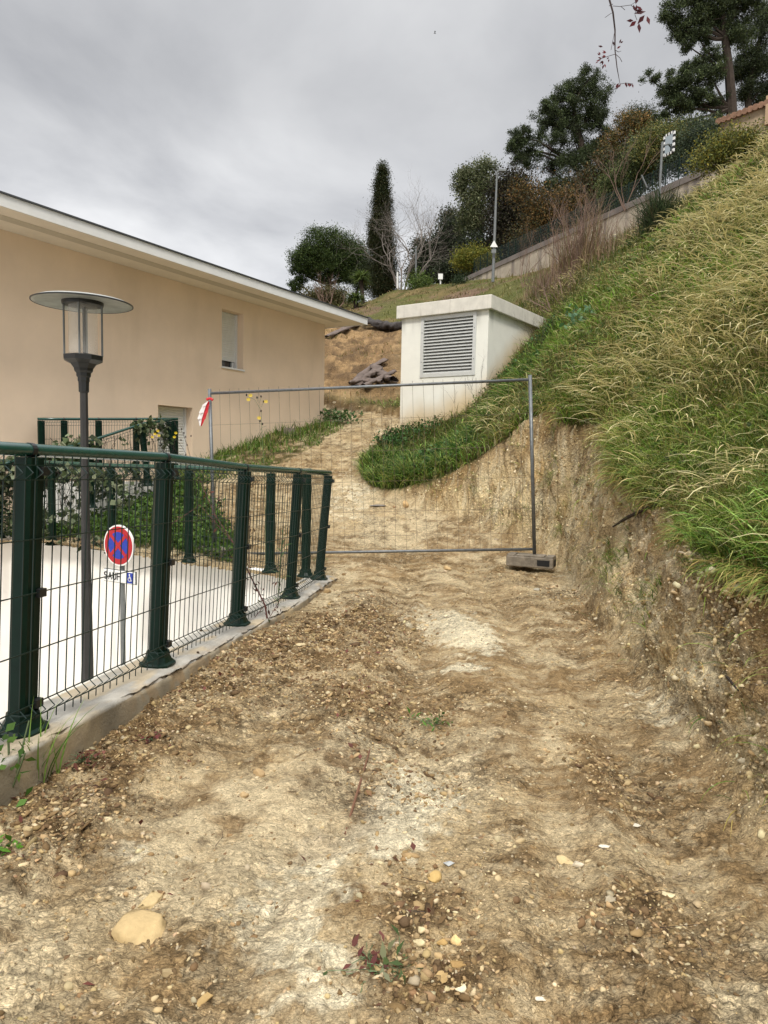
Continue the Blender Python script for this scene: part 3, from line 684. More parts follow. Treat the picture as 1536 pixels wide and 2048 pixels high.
fl = MB(); fl.quad((-9.8, -3.5, -3.2), (-.5, -3.5, -3.2), (-.5, 12.6, -3.2), (-9.8, 12.6, -3.2)); tag(fl.build('ramp_floor', M['slab']), kind='structure')
# rusty stain/patch on wall
# low white retaining wall under the level fence
a_, b_ = np.array(w3b[0]), np.array(w3b[-1])
mb = MB(); dd_ = (b_-a_); dd_[2] = 0; dd_ /= np.linalg.norm(dd_); nn2 = np.array([dd_[1], -dd_[0], 0])
mb.obox((a_+b_)/2+np.array([0, 0, -.72]), dd_, nn2, (0, 0, 1), np.linalg.norm((b_-a_)[:2])/2+.12, .11, .72)
tag(mb.build('retaining_wall', M['whitewall']), 'low white wall under the short level fence by the house', 'wall')

# ------------------------------------------------------------------ lamp on a pole in the ramp
lp = P(172, 1100, 5.5); LX, LY = lp[0], lp[1]; ztop = P(168, 712, 5.5)[2]
lamp = empty('street_lamp', (LX, LY, -3.2), 'dark lamp post with a flat disc hat and clear glass cylinder, rising from the ramp', 'lamp post')
ang = np.linspace(0, 0, 1)
MB().lathe((LX, LY, 0), [(.075, -3.2), (.075, -3.1), (.052, -3.0), (.048, -.2), (.034, 1.05), (.031, ztop-.26)], k=8).build('pole', M['lampgrey'], lamp)
MB().lathe((LX, LY, ztop), [(.034, -.28), (.04, -.275), (.042, -.20), (.047, -.19), (.047, -.165), (.056, -.155), (.058, -.13), (.072, -.115), (.075, -.095), (.100, -.06), (.150, -.035), (.152, 0.0), (.120, .008), (.05, .012)], k=8).build('collar', M['black'], lamp)
h_g = P(168, 607, 5.5)[2]-ztop
MB().lathe((LX, LY, ztop+.012), [(.105, 0), (.105, h_g-.03)], k=32, closed=True).build('glass_cylinder', M['glass'], lamp, smooth=True)
for e in range(4):
    an = R(12+90*e); x_, y_ = LX+.138*math.cos(an), LY+.138*math.sin(an)
    MB().tube([(x_, y_, ztop), (x_, y_, ztop+h_g)], .0075, k=8).build('rod', M['galvdull'], lamp)
MB().tube([(LX+.01, LY, ztop), (LX+.01, LY, ztop+h_g*.93)], .013, k=8).build('lamp_holder', M['black'], lamp)
MB().lathe((LX, LY, ztop+h_g), [(.15, -.015), (.152, .0), (.152, .012), (.12, .02)], k=32).build('top_ring', M['black'], lamp)
M['disc'] = mat('disc_underside', (.36, .37, .34), .35, .35, var=.3, scale=8)
MB().lathe((LX, LY, ztop+h_g), [(.10, .012), (.33, .004), (.362, -.004), (.365, .004), (.33, .02), (.2, .04), (.02, .05)], k=64).build('disc_hat', M['disc'], lamp, smooth=True)
MB().tube([(LX+.364*math.cos(a), LY+.364*math.sin(a), ztop+h_g) for a in np.linspace(0, 2*math.pi, 65)], .006, k=6, cap=False).build('disc_rim', M['black'], lamp)

# ------------------------------------------------------------------ no stopping sign with the SAUF plate
sc0 = P(237, 1091, 7.6); sign = empty('traffic_sign', (sc0[0]+.04, sc0[1]+.06, -3.2), 'round blue and red no stopping sign with a white SAUF wheelchair plate below', 'traffic sign')
an = R(-128); SN = np.array([math.cos(an), math.sin(an), 0])  # faces down-left of the viewer
vw = EYE-sc0; vw[2] = 0; vw /= np.linalg.norm(vw); an = math.atan2(vw[1], vw[0])-R(48); SN = np.array([math.cos(an), math.sin(an), 0])
SU = np.array([-SN[1], SN[0], 0]); UP = np.array([0, 0, 1.])
if SU[0] < 0: SU = -SU
SR = .5*(P(237, 1050, 7.6)[2]-P(237, 1132, 7.6)[2])
def disc(c, r, d0, d1, k=48, sq=None):
    m = MB(); n = len(m.v)
    for d in (d0, d1):
        for j in range(k):
            a = 2*math.pi*j/k; m.v.append(tuple(c+SN*d+SU*r*math.cos(a)+UP*r*math.sin(a)))
    for j in range(k): m.f.append((j, (j+1) % k, k+(j+1) % k, k+j))
    m.f.append(tuple(range(k, 2*k))); m.f.append(tuple(reversed(range(k)))); return m
MB().tube([(sc0[0]-SN[0]*.05, sc0[1]-SN[1]*.05, -3.2), (sc0[0]-SN[0]*.05, sc0[1]-SN[1]*.05, sc0[2]+SR*.8)], .027, k=12).build('pole', M['galvdull'], sign)
face = disc(sc0, SR, -.022, 0).build('sign_disc', M['signwhite'], sign)
disc(sc0, SR*.925, .0005, .003).build('red_ring', M['signred'], face)
disc(sc0, SR*.66, .0035, .005).build('blue_field', M['signblue'], face)
m = MB()
for a in (45, -45):
    u = SU*math.cos(R(a))+UP*math.sin(R(a)); v = -SU*math.sin(R(a))+UP*math.cos(R(a)); m.obox(sc0+SN*(.0065+(.0006 if a > 0 else 0)), u, SN, v, SR*.70, .0008, SR*.085)
m.build('red_cross', M['signred'], face)
pc = P(238, 1154, 7.58); pc = sc0+UP*(pc[2]-sc0[2])
PHh = .5*(P(240, 1143, 7.58)[2]-P(240, 1167, 7.58)[2]); PWh = PHh*3.6
mm_ = MB(); mm_.obox(pc-SN*.008, SU, SN, UP, PWh, .008, PHh); plate = mm_.build('sauf_plate', M['signwhite'], sign, bevel=.012)
mr_ = MB(); mr_.obox(pc-SN*.022, SU, SN, UP, PWh+.006, .006, PHh+.006); mr_.build('plate_edge_shade', M['galvdull'], sign)  # added grey rim, stands in for the shadow along the plate's edge
def glyph(m, strokes, x0, z0, wd, ht, th):
    for st in strokes:
        for (a, b) in zip(st[:-1], st[1:]):
            p0 = pc+SU*(x0+a[0]*wd)+UP*(z0+a[1]*ht); p1 = pc+SU*(x0+b[0]*wd)+UP*(z0+b[1]*ht)
            u = p1-p0; L = np.linalg.norm(u); u /= L; v = np.cross(SN, u)
            m.obox((p0+p1)/2+SN*.003, u, SN, v, L/2+th*.45, .0012, th/2)
m = MB(); gh = PHh*1.05; gw = PHh*.66; z0 = -gh/2+PHh*.0; th = PHh*.17
S_ = [[(1, .85), (.75, 1), (.25, 1), (0, .82), (.05, .62), (.9, .42), (1, .2), (.75, 0), (.25, 0), (0, .15)]]
A_ = [[(0, 0), (.5, 1), (1, 0)], [(.2, .35), (.8, .35)]]
U_ = [[(0, 1), (0, .22), (.25, 0), (.75, 0), (1, .22), (1, 1)]]
F_ = [[(0, 0), (0, 1), (1, 1)], [(0, .52), (.8, .52)]]
for i_, g_ in enumerate((S_, A_, U_, F_)): glyph(m, g_, -PWh*.92+i_*gw*1.5, z0, gw, gh, th)
m.build('lettering', M['signblack'], plate)
bc = PWh*.70; m = MB(); m.obox(pc+SU*bc+SN*.0012, SU, SN, UP, PWh*.20, .001, PHh*.86); bs = m.build('blue_square', M['signblue'], plate)
m = MB(); s_ = PHh
def seg(pts, th):
    for a, b in zip(pts[:-1], pts[1:]):
        p0 = pc+SU*(bc+a[0]*s_)+UP*a[1]*s_; p1 = pc+SU*(bc+b[0]*s_)+UP*b[1]*s_; u = p1-p0; L = np.linalg.norm(u); u /= L
        m.obox((p0+p1)/2+SN*.0038, u, SN, np.cross(SN, u), L/2+th*.3, .001, th/2)
seg([(-.02, .6), (-.02, .45)], .016); seg([(-.02, .4), (0, .0), (.22, .0), (.32, -.45), (.42, -.4)], .009); seg([(0, .18), (.2, .18)], .008)
seg([(-.02+.30*math.cos(a), -.22+.30*math.sin(a)) for a in np.linspace(R(110), R(335), 12)], .009)
m.build('wheelchair_symbol', M['signwhite'], bs)

# ------------------------------------------------------------------ temporary site fence
tL0, tL1 = P(430, 1118, 8.56), P(419, 778, 8.56); tR0, tR1 = P(1069, 1108, 8.1), P(1060, 750, 8.1)
tf = empty('site_fence', tuple(tL0), 'temporary galvanised wire mesh barrier panel standing across the track', 'fence')
for a, b in ((tL0, tL1), (tR0, tR1)): MB().tube([a, b], .021, k=12).build('post', M['galv'], tf, smooth=True)
def tlerp(u, v): return (tL0*(1-u)+tR0*u)*(1-v)+(tL1*(1-u)+tR1*u)*v
vt = .975; vb = .028
for v in (vt, vb): MB().tube([tlerp(0, v), tlerp(1, v)], .0165, k=10).build('rail', M['galv'], tf, smooth=True)
m = MB(); nw = 31
fn = np.cross(tR0-tL0, tL1-tL0); fn /= np.linalg.norm(fn)
for j in range(1, nw):
    u = j/nw; ph = random.random()*.003
    m.tube([tlerp(u+ph*math.sin(v*7+j), v)+fn*.012*math.sin(v*9+j*.7)*(.5) for v in np.linspace(vb, vt+.022, 8)], .0019, k=3, cap=False)
for v in (.79, .61, .435, .26, .12):
    m.tube([tlerp(u, v)+fn*(.004+.008*math.sin(u*14+v*9)) for u in np.linspace(0, 1, 24)], .0019, k=3, cap=False)
m.build('mesh_panel', M['rust'], tf)
# concrete foot blocks
def block(c, u, label):
    u = np.array(u, float); u /= np.linalg.norm(u); v = np.array([-u[1], u[0], 0])
    e = empty('foot_block', tuple(c), label, 'concrete block', 'foot blocks of the site fence')
    m = MB(); L, W, H = .27, .115, .08
    m.obox(c+UP*H*.75, u, v, UP, L, W, H*.75)
    b = m.build('block', M['blockc'], e, bevel=.012)
    for o_, w_ in ((-(L-.05), .045), (L-.05, .045), (0, .16)):
        m = MB(); m.obox(c+u*o_+UP*(H*1.5+.008), u, v, UP, w_, W*.9, .008); m.build('raised_lug', M['blockc'], e, bevel=.004)
    m = MB(); m.obox(c-v*(W+.001)+UP*H*.75+u*(L-.11), u, v, UP, .07, .003, H*.42); m.build('socket_shade', M['dark'], e)  # flat near-black plate painting the shade of an open hole
    m = MB(); m.obox(c+u*(L+.001)+UP*H*.75, v, u, UP, W*.6, .003, H*.42); m.build('socket_shade', M['dark'], e)
    return e
bc_ = GP(1062, 1130); bc_[2] = down(bc_[0], bc_[1]) - .01
gR = PZ(1062, 1128, .28)
block(np.array([gR[0], gR[1], .255]), (1, -.42, .0), 'grey concrete foot block under the right post of the site fence')
gL = tL0.copy(); block(np.array([gL[0]-.02, gL[1], .20]), (1, -.6, 0), 'foot block under the left post of the site fence, behind the green fence')
# warning tape
m1 = MB(); m2_ = MB(); p0 = P(417, 800, 8.5); 
tp = [P(q[0], q[1], 8.5) for q in ((417, 803), (413, 812), (409, 826), (405, 838), (402, 852))]; tw = [.012, .03, .035, .032, .006]
e = empty('barrier_tape', tuple(p0), 'red and white warning tape knotted to the left post of the site fence', 'tape')
for i in range(4):
    mm1 = m1 ; a, b = tp[i], tp[i+1]; s1 = np.array([tw[i], -.01, 0]); s2 = np.array([tw[i+1], .012, 0])
    mm1.quad(a-s1, a+s1, b+s2, b-s2)
    mmo = m2_; mmo.quad(a-s1*1.7-np.array([0, .012, 0]), a-s1*.2-np.array([0, .012, 0]), b-s2*.2-np.array([0, .012, 0]), b-s2*1.7-np.array([0, .012, 0]))
m1.tube([P(413, 799, 8.5), P(420, 797, 8.5), P(426, 800, 8.5)], .016, k=6)
m1.build('red_stripe', M['redtape'], e); m2_.build('white_stripe', M['whitetape'], e)

# ------------------------------------------------------------------ beige house
CN = P(650, 650, 18.0); CX, CY, CZ = CN
U3 = np.array([BU[0], BU[1], 0]); U3 /= np.linalg.norm(U3); N3 = np.array([U3[1], -U3[0], 0])   # N3 points towards the track
def wall_at(px, py):      # pixel -> (s along wall from the corner, z)
    d = ray(px, py); c0 = np.array([CX, CY, 0]); t = np.dot(c0-np.array([0, 0, 0]), N3)/np.dot(d, N3); q = EYE+d*t
    return np.dot(q-c0, U3), q[2]
def wp(s_, z, o=0): return np.array([CX, CY, 0])+U3*s_+N3*o+UP*z
wl, zt1 = wall_at(444, 618); wr, zt2 = wall_at(487, 627); _, zb1 = wall_at(443, 733); _, zb2 = wall_at(487, 745)
dl, dt1 = wall_at(316, 807); dr, dt2 = wall_at(385, 818)
wt = (zt1+zt2)/2; wb = (zb1+zb2)/2; dt_ = (dt1+dt2)/2; db = dt_-2.15
print('window', wl, wr, wb, wt, 'door', dl, dr, db, dt_, 'corner', CN)
house = empty('house', (CX, CY, 2.0), 'beige rendered house with a long white eave and two closed roller shutters', 'house')
ZB, ZT = -.6, CZ; LEN = -17.0
m = MB()
def wq(s0, s1, z0, z1): m.quad(wp(s0, z0), wp(s1, z0), wp(s1, z1), wp(s0, z1))
rc = .30
for (s0, s1, holes) in ((LEN, dl, []), (dl, dr, [(db, dt_)]), (dr, wl, []), (wl, wr, [(wb, wt)]), (wr, 0, [])):
    if not holes: wq(s0, s1, ZB, ZT)
    else:
        a, b = holes[0]; wq(s0, s1, ZB, a); wq(s0, s1, b, ZT)
        m.quad(wp(s0, a), wp(s0, b), wp(s0, b, -rc), wp(s0, a, -rc)); m.quad(wp(s1, a, -rc), wp(s1, b, -rc), wp(s1, b), wp(s1, a))
        m.quad(wp(s0, b), wp(s1, b), wp(s1, b, -rc), wp(s0, b, -rc)); m.quad(wp(s0, a, -rc), wp(s1, a, -rc), wp(s1, a), wp(s0, a))
DP = 9.0
m.quad(wp(0, ZB), wp(0, ZB, -DP), wp(0, ZT, -DP), wp(0, ZT)); m.quad(wp(0, ZB, -DP), wp(LEN, ZB, -DP), wp(LEN, ZT, -DP), wp(0, ZT, -DP)); m.quad(wp(LEN, ZB, -DP), wp(LEN, ZB), wp(LEN, ZT), wp(LEN, ZT, -DP))
m.build('wall', M['render_'], house)
def slats(name, s0, s1, z0, z1, o, pitch):
    mb = MB(); z = z0
    while z < z1-.005:
        zz = min(z+pitch, z1); q = [wp(s0, z, o), wp(s1, z, o), wp(s1, z+(zz-z)*.5, o+.012), wp(s0, z+(zz-z)*.5, o+.012)]
        mb.quad(*q); mb.quad(q[3], q[2], wp(s1, zz-.004, o+.006), wp(s0, zz-.004, o+.006)); mb.quad(wp(s0, zz-.004, o+.006), wp(s1, zz-.004, o+.006), wp(s1, zz, o-.004), wp(s0, zz, o-.004)); z = zz
    return mb
so_ = -.22
win = slats('shutter', wl+.0, wr-.03, wb+.22, wt, so_, .045).build('window_shutter', M['shutter'], house)
m = MB(); m.obox(wp((wl+wr)/2, wb+.21, so_), U3, N3, UP, (wr-wl)/2-.015, .012, .012); m.build('bottom_bar', M['frame'], win)
wf = MB(); wf.obox(wp(wr-.015, (wb+wt)/2, so_+.02), U3, N3, UP, .02, .03, (wt-wb)/2-.004); wf.obox(wp((wl+wr)/2, wb+.045, so_-.02), U3, N3, UP, (wr-wl)/2-.04, .02, .03); wf.obox(wp(wr-.075, wb+.13, so_-.03), U3, N3, UP, .03, .02, .06)
wfo = wf.build('window_frame', M['frame'], house)
m = MB(); m.obox(wp((wl+wr)/2, wb+.12, so_-.055), U3, N3, UP, (wr-wl)/2-.004, .004, .11); m.build('pane', M['glassdark'], wfo)
m = MB(); m.obox(wp((wl+wr)/2, wb+.012, -.115), U3, N3, UP, (wr-wl)/2+.02, .15, .016); m.build('window_sill', M['frame'], house)
ds = slats('shutter', dl, dr-.03, db, dt_, so_, .055).build('door_shutter', M['shutter'], house)
m = MB(); m.obox(wp(dr-.015, (db+dt_)/2, so_+.02), U3, N3, UP, .02, .03, (dt_-db)/2-.004); m.build('guide_rail', M['frame'], ds)
# roof: soffit box, fascia, tiles
tip = P(735, 640, 17.6)
e_s, e_z = None, None
d = ray(735, 647); zt = CZ+.0; q = PZ(735, 648, CZ+.01); es = np.dot(q-np.array([CX, CY, 0]), U3); eo = np.dot(q-np.array([CX, CY, 0]), N3)
print('eave', es, eo)
s1 = es; th = .20
m = MB()
def slabp(s0, s1, o0, o1, z0, z1, mb):
    mb.hexa([wp(s0, z0, o0), wp(s0, z0, o1), wp(s1, z0, o1), wp(s1, z0, o0), wp(s0, z1, o0), wp(s0, z1, o1), wp(s1, z1, o1), wp(s1, z1, o0)])
slabp(LEN-1, s1-.025, -DP-.5, eo-.025, CZ+.003, CZ+.12, m); sf = m.build('soffit', M['soffit'], house)
m = MB(); slabp(LEN, s1-.55, eo*.42, eo*.62, CZ-.004, CZ+.002, m); m.build('vent_strip', M['soffitdark'], sf)
m = MB(); slabp(LEN-1, s1, eo-.024, eo, CZ-.012, CZ+.15, m); slabp(s1-.024, s1, -DP-.5, eo-.025, CZ-.012, CZ+.15, m); m.build('fascia', M['fascia'], house)
m = MB(); slabp(LEN-1, s1+.02, eo-.05, eo+.025, CZ+.152, CZ+.175, m); slabp(s1-.05, s1+.02, -DP-.5, eo-.051, CZ+.152, CZ+.175, m); m.build('edge_flashing', M['zinc'], house)
m = MB(); rt = CZ+.178; rdg = CZ+1.35; mid = (-DP+eo)/2
a0, a1_ = wp(LEN-1, rt, eo), wp(s1, rt, eo); b0_, b1_ = wp(LEN-1, rdg, mid), wp(s1-4.6, rdg, mid); c0_, c1_ = wp(LEN-1, rt, -DP-.5), wp(s1, rt, -DP-.5)
m.quad(a0, a1_, b1_, b0_); m.quad(b0_, b1_, c1_, c0_); m.tri(a1_, c1_, b1_); m.build('roof', M['tile'], house)

# ------------------------------------------------------------------ white ventilation kiosk
kh = 5.02; k0 = PZ(793, 612, kh); k1 = PZ(983, 588, kh); k2 = PZ(1105, 640, kh)
ku = k1-k0; KW = np.linalg.norm(ku); ku /= KW; kv = np.array([-ku[1], ku[0], 0]); KD = np.linalg.norm(k2-k1)
if np.dot(kv, k2-k1) < 0: kv = -kv
print('kiosk', k0, k1, k2, KW, KD)
kio = empty('ventilation_kiosk', tuple((k0+k1)/2*np.array([1, 1, 0])+np.array([0, 0, 2.0])), 'white block kiosk with a flat slab roof and louvred grille', 'kiosk')
def kp(a, b, z): return np.array([k0[0], k0[1], 0])+ku*a+kv*b+UP*z
sth = .30; ov = .10; zs = kh-sth
m = MB(); m.hexa([kp(0, 0, zs), kp(KW, 0, zs), kp(KW, KD, zs), kp(0, KD, zs), kp(0, 0, kh), kp(KW, 0, kh), kp(KW, KD, kh), kp(0, KD, kh)])
m.build('roof_slab', M['slab'], kio, bevel=.012)
def k_at(px, py, b=ov):
    d = ray(px, py); o = kp(0, b, 0); t = np.dot(o, kv)/np.dot(d, kv); q = EYE+d*t; return np.dot(q-kp(0, 0, 0), ku), q[2]
La, Lz1 = k_at(847, 634); Lb, Lz2 = k_at(953, 625); Lc, Lz3 = k_at(839, 754); Ld, Lz4 = k_at(948, 748)
x0, x1, z0_, z1_ = (La+Lc)/2, (Lb+Ld)/2, (Lz3+Lz4)/2, min((Lz1+Lz2)/2, zs-.03)
print('louver', x0, x1, z0_, z1_)
# walls as a fine grid with stains in the colours; hole for the grille
def wallgrid(pa, pb, z0w, z1w, nx, nz, hole=None):
    Vv = []; Cc = []; Ff = []
    us = np.linspace(0, 1, nx); zs_ = np.linspace(z0w, z1w, nz)
    if hole: 
        L = np.linalg.norm(pb-pa); us = np.unique(np.concatenate([us, [hole[0]/L, hole[1]/L]])); zs_ = np.unique(np.concatenate([zs_, [hole[2], hole[3]]]))
    for z in zs_:
        for u in us: Vv.append(pa*(1-u)+pb*u+UP*z)
    n_ = len(us)
    for j in range(len(zs_)-1):
        for i in range(n_-1):
            if hole:
                L = np.linalg.norm(pb-pa); uc = (us[i]+us[i+1])/2*L; zc_ = (zs_[j]+zs_[j+1])/2
                if hole[0] < uc < hole[1] and hole[2] < zc_ < hole[3]: continue
            Ff.append((j*n_+i, j*n_+i+1, (j+1)*n_+i+1, (j+1)*n_+i))
    return np.array(Vv), np.array(Ff)
parts = []; off_ = 0; VV = []; FF = []
for pa, pb, hole in ((kp(ov, ov, 0), kp(KW-ov, ov, 0), (x0-ov, x1-ov, z0_, z1_)), (kp(KW-ov, ov, 0), kp(KW-ov, KD-ov, 0), None), (kp(KW-ov, KD-ov, 0), kp(ov, KD-ov, 0), None), (kp(ov, KD-ov, 0), kp(ov, ov, 0), None)):
    v_, f_ = wallgrid(pa, pb, 1.0, zs+.002, 60, 90, hole); VV.append(v_); FF.append(f_+off_); off_ += len(v_)
VV = np.vstack(VV); FF = np.vstack(FF)
hl = HILL(VV[:, 0], VV[:, 1]); gh_ = VV[:, 2]-np.maximum(hl, G(VV[:, 0], VV[:, 1]))
st1 = (1-sst(.0, .75, gh_+.5*(fbm(VV[:, 0]*3, VV[:, 1]*3, VV[:, 2]*1.2, 4)-.5)))
cw = np.tile(lin(232, 231, 222), (len(VV), 1)); cw = cw*(1-.75*st1[:, None])+lin(196, 164, 104)*(.75*st1)[:, None]
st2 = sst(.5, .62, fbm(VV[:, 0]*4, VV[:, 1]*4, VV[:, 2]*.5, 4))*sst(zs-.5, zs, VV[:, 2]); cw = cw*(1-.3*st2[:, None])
npmesh('wall', VV, FF, M['kiosk'], kio, cw)
fr = MB(); wf_ = .06
def kb(a0, a1, z0w, z1w, b0, b1, mb): mb.hexa([kp(a0, b0, z0w), kp(a1, b0, z0w), kp(a1, b1, z0w), kp(a0, b1, z0w), kp(a0, b0, z1w), kp(a1, b0, z1w), kp(a1, b1, z1w), kp(a0, b1, z1w)])
kb(x0-.02, x0+wf_, z0_-.02, z1_+.02, ov-.02, ov+.05, fr); kb(x1-wf_, x1+.02, z0_-.02, z1_+.02, ov-.02, ov+.05, fr); kb(x0+wf_, x1-wf_, z0_-.02, z0_+wf_, ov-.018, ov+.05, fr); kb(x0+wf_, x1-wf_, z1_-wf_, z1_+.02, ov-.018, ov+.05, fr)
gr = fr.build('grille_frame', M['louver'], kio)
m = MB(); nS = 17; hz_ = (z1_-z0_-2*wf_)/nS
for i in range(nS):
    zb = z0_+wf_+i*hz_; a, b = x0+wf_, x1-wf_; t_ = .006
    lo, hi = zb+.002, zb+hz_*.92
    m.hexa([kp(a, ov-.005, lo), kp(b, ov-.005, lo), kp(b, ov+.06, hi-t_), kp(a, ov+.06, hi-t_), kp(a, ov-.005, lo+t_), kp(b, ov-.005, lo+t_), kp(b, ov+.06, hi), kp(a, ov+.06, hi)])
    m.quad(kp(a, ov-.006, lo-.004), kp(b, ov-.006, lo-.004), kp(b, ov-.006, lo+.012), kp(a, ov-.006, lo+.012))
m.build('louvre_slats', M['louver'], gr)
m = MB(); kb(x0, x1, z0_, z1_, ov+.10, ov+.12, m); m.build('gap_shade_sheet', M['dark'], gr)  # black sheet painting the shade seen between the slats
for z in (.25, .75):
    for a in (x0+.02, x1-.02): MB().lathe(kp(a, ov-.02, z0_+(z1_-z0_)*z), [(.001, -.012), (.012, 0), (.001, .012)], k=8).build('bolt', M['galvdull'], gr)

# ------------------------------------------------------------------ road wall on the hill, netting, lamp, mirror, signs
RWa = P(928, 556, 37.0); RWb = P(1392, 344, 24.5); rwd = (RWb-RWa)
rz_ = 11.0
tl, tr = RWa, P(1450, 318, 23.3)
m = MB(); m2_ = MB(); nseg = 24; rr_ = np.array([rwd[1], -rwd[0], 0]); rr_ /= np.linalg.norm(rr_)
if rr_[1] > 0: rr_ = -rr_
pts = [tl*(1-u)+tr*u for u in np.linspace(0, 1, nseg+1)]
for a, b in zip(pts[:-1], pts[1:]):
    za = min(HILL(a[0], a[1]), a[2])-1.5; zb = min(HILL(b[0], b[1]), b[2])-1.5; bk = -rr_*.35
    m.hexa([(a[0], a[1], za), (b[0], b[1], zb), (b[0]+bk[0], b[1]+bk[1], zb), (a[0]+bk[0], a[1]+bk[1], za), tuple(a-UP*.22), tuple(b-UP*.22), tuple(b+bk-UP*.22), tuple(a+bk-UP*.22)])
    f_ = rr_*.05
    m2_.hexa([tuple(a+f_-UP*.22), tuple(b+f_-UP*.22), tuple(b+bk-UP*.22), tuple(a+bk-UP*.22), tuple(a+f_), tuple(b+f_), tuple(b+bk), tuple(a+bk)])
rw = empty('road_wall', tuple(tl), 'long concrete retaining wall streaked with black stains on the hillside', 'wall')
m.build('wall_face', M['wallconc'], rw); m2_.build('coping', M['coping'], rw)
nf = empty('netting_fence', tuple(tl), 'dark green netting fence behind the top of the retaining wall on the hill', 'fence')
bk = -rr_*.6; npx = 26; m = MB()
for i in range(npx+1):
    a = pts[0]*(1-i/npx)+pts[-1]*i/npx+bk; MB().tube([a-UP*.3, a+UP*1.1], .02, k=5).build('post', M['green'], nf)
for h_ in np.arange(.05, 1.1, .12): m.tube([pts[0]+bk+UP*h_, pts[-1]+bk+UP*h_], .006, k=3, cap=False)
for i in range(200):
    a = pts[0]*(1-i/200)+pts[-1]*i/200+bk; m.tube([a, a+UP*1.05], .006, k=3, cap=False)
m.build('netting', M['wire'], nf)
a, b, c_ = P(987, 527, 31.5), P(994, 344, 31.5), P(1004, 341, 31.5)
sl_ = empty('street_lamp', tuple(a), 'tall thin grey street lamp above the retaining wall on the hill', 'street lamp')
MB().tube([a-UP*.8, a*.5+b*.5, b], [.07, .055, .035], k=8).build('pole', M['galvdull'], sl_)
m = MB(); m.tube([b, c_], .05, k=6); m.obox(c_, (1, 0, 0), (0, 1, 0), (0, 0, 1), .16, .07, .04); m.build('lamp_arm', M['galvdull'], sl_)
t0_ = P(988, 488, 31.3); s_ = .17
ts = empty('warning_sign', tuple(t0_), 'small white triangular sign on the tall street lamp', 'sign')
m = MB(); q = [t0_+np.array([-s_, 0, -s_*.75]), t0_+np.array([s_, 0, -s_*.75]), t0_+np.array([0, 0, s_*.95])]
m.v = [tuple(x) for x in q]+[tuple(x+np.array([0, .03, 0])) for x in q]; m.f = [(0, 1, 2), (5, 4, 3), (0, 3, 4, 1), (1, 4, 5, 2), (2, 5, 3, 0)]; m.build('triangle_plate', M['signwhite'], ts)
m = MB(); m.obox(t0_+np.array([0, .0, -.30]), (1, 0, 0), (0, 1, 0), UP, .10, .012, .08); m.build('lower_plate', M['galvdull'], ts)
a = P(1320, 364, 24.8); b = P(1325, 284, 24.8)
mi = empty('traffic_mirror', tuple(a), 'convex road mirror with a black and white striped frame on a pale pole', 'road mirror')
MB().tube([a-UP*.5, b], .04, k=8).build('pole', M['galvdull'], mi)
mc = P(1338, 288, 24.8); MB().tube([b-UP*.12, mc], .03, k=6).build('bracket', M['galvdull'], mi)
mu_ = np.array([.38, .0, -.0]); md = np.array([.30, -.95, 0]); md /= np.linalg.norm(md)
mn = np.array([-.93, -.36, 0]); mn /= np.linalg.norm(mn); mu_ = np.array([-mn[1], mn[0], 0]); mu_ = mu_ if mu_[0] > 0 else -mu_
hh_, hw_ = .33, .22
def frame_striped(c, u, v, n_, hw, hh, bw, k=7):
    wht, blk = MB(), MB(); cnt = 0
    for (s0, s1_) in (((-hw, -hh), (hw, -hh)), ((hw, -hh), (hw, hh)), ((hw, hh), (-hw, hh)), ((-hw, hh), (-hw, -hh))):
        s0 = np.array(s0); s1_ = np.array(s1_); d_ = (s1_-s0)/np.linalg.norm(s1_-s0)
        for i in range(k):
            a = s0+(s1_-s0)*(i+.5)/k; (wht if cnt % 2 else blk).obox(c+u*a[0]+v*a[1], u*d_[0]+v*d_[1], n_, np.cross(u*d_[0]+v*d_[1], n_), np.linalg.norm(s1_-s0)/k/2, .02, bw*.8); cnt += 1
    return wht, blk
vv_ = np.cross(mn, mu_); vv_ = vv_ if vv_[2] > 0 else -vv_
wht, blk = frame_striped(mc, mu_, vv_, mn, hw_, hh_, .05)
wo = wht.build('white_frame_stripe', M['signwhite'], mi); blk.build('black_frame_stripe', M['signblack'], mi)
m = MB(); m.obox(mc, mu_, mn, vv_, hw_-.04, .012, hh_-.04); m.build('mirror_glass', M['mirror'], mi)
a = P(881, 572, 37.2); b = P(881, 556, 37.2); c_ = P(881, 553, 37.1)
ss = empty('small_sign', tuple(a), 'small white square notice board on a short post at the hilltop', 'sign')
MB().tube([a-UP*.2, b], .04, k=6).build('post', M['frame'], ss); m = MB(); m.obox(c_, (1, 0, 0), (0, 1, 0), UP, .12, .015, .14); m.build('board', M['signwhite'], ss)
for (px, pt_, pb, lb) in ((832, 496, 560, 'slim grey pole between the bare tree and the dark oaks'), (795, 543, 578, 'short pale pipe at the foot of the bare trees')):
    a = P(px, pb, 39); b = P(px, pt_, 39); e = empty('pole', tuple(a), lb, 'pole')
    MB().tube([a-UP*.3, b], .05, k=6).build('shaft', M['galvdull' if px > 800 else 'frame'], e); MB().lathe(b, [(.06, -.02), (.08, .03), (.03, .09)], k=8).build('cap', M['galvdull'], e)
# slanted prop on the wall
a = P(1294, 375, 25.5); b = P(1283, 350, 25.5); tag(MB().tube([a, b], .03, k=6).build('leaning_stake', M['galvdull']), 'pale stake leaning behind the retaining wall left of the mirror', 'stake')
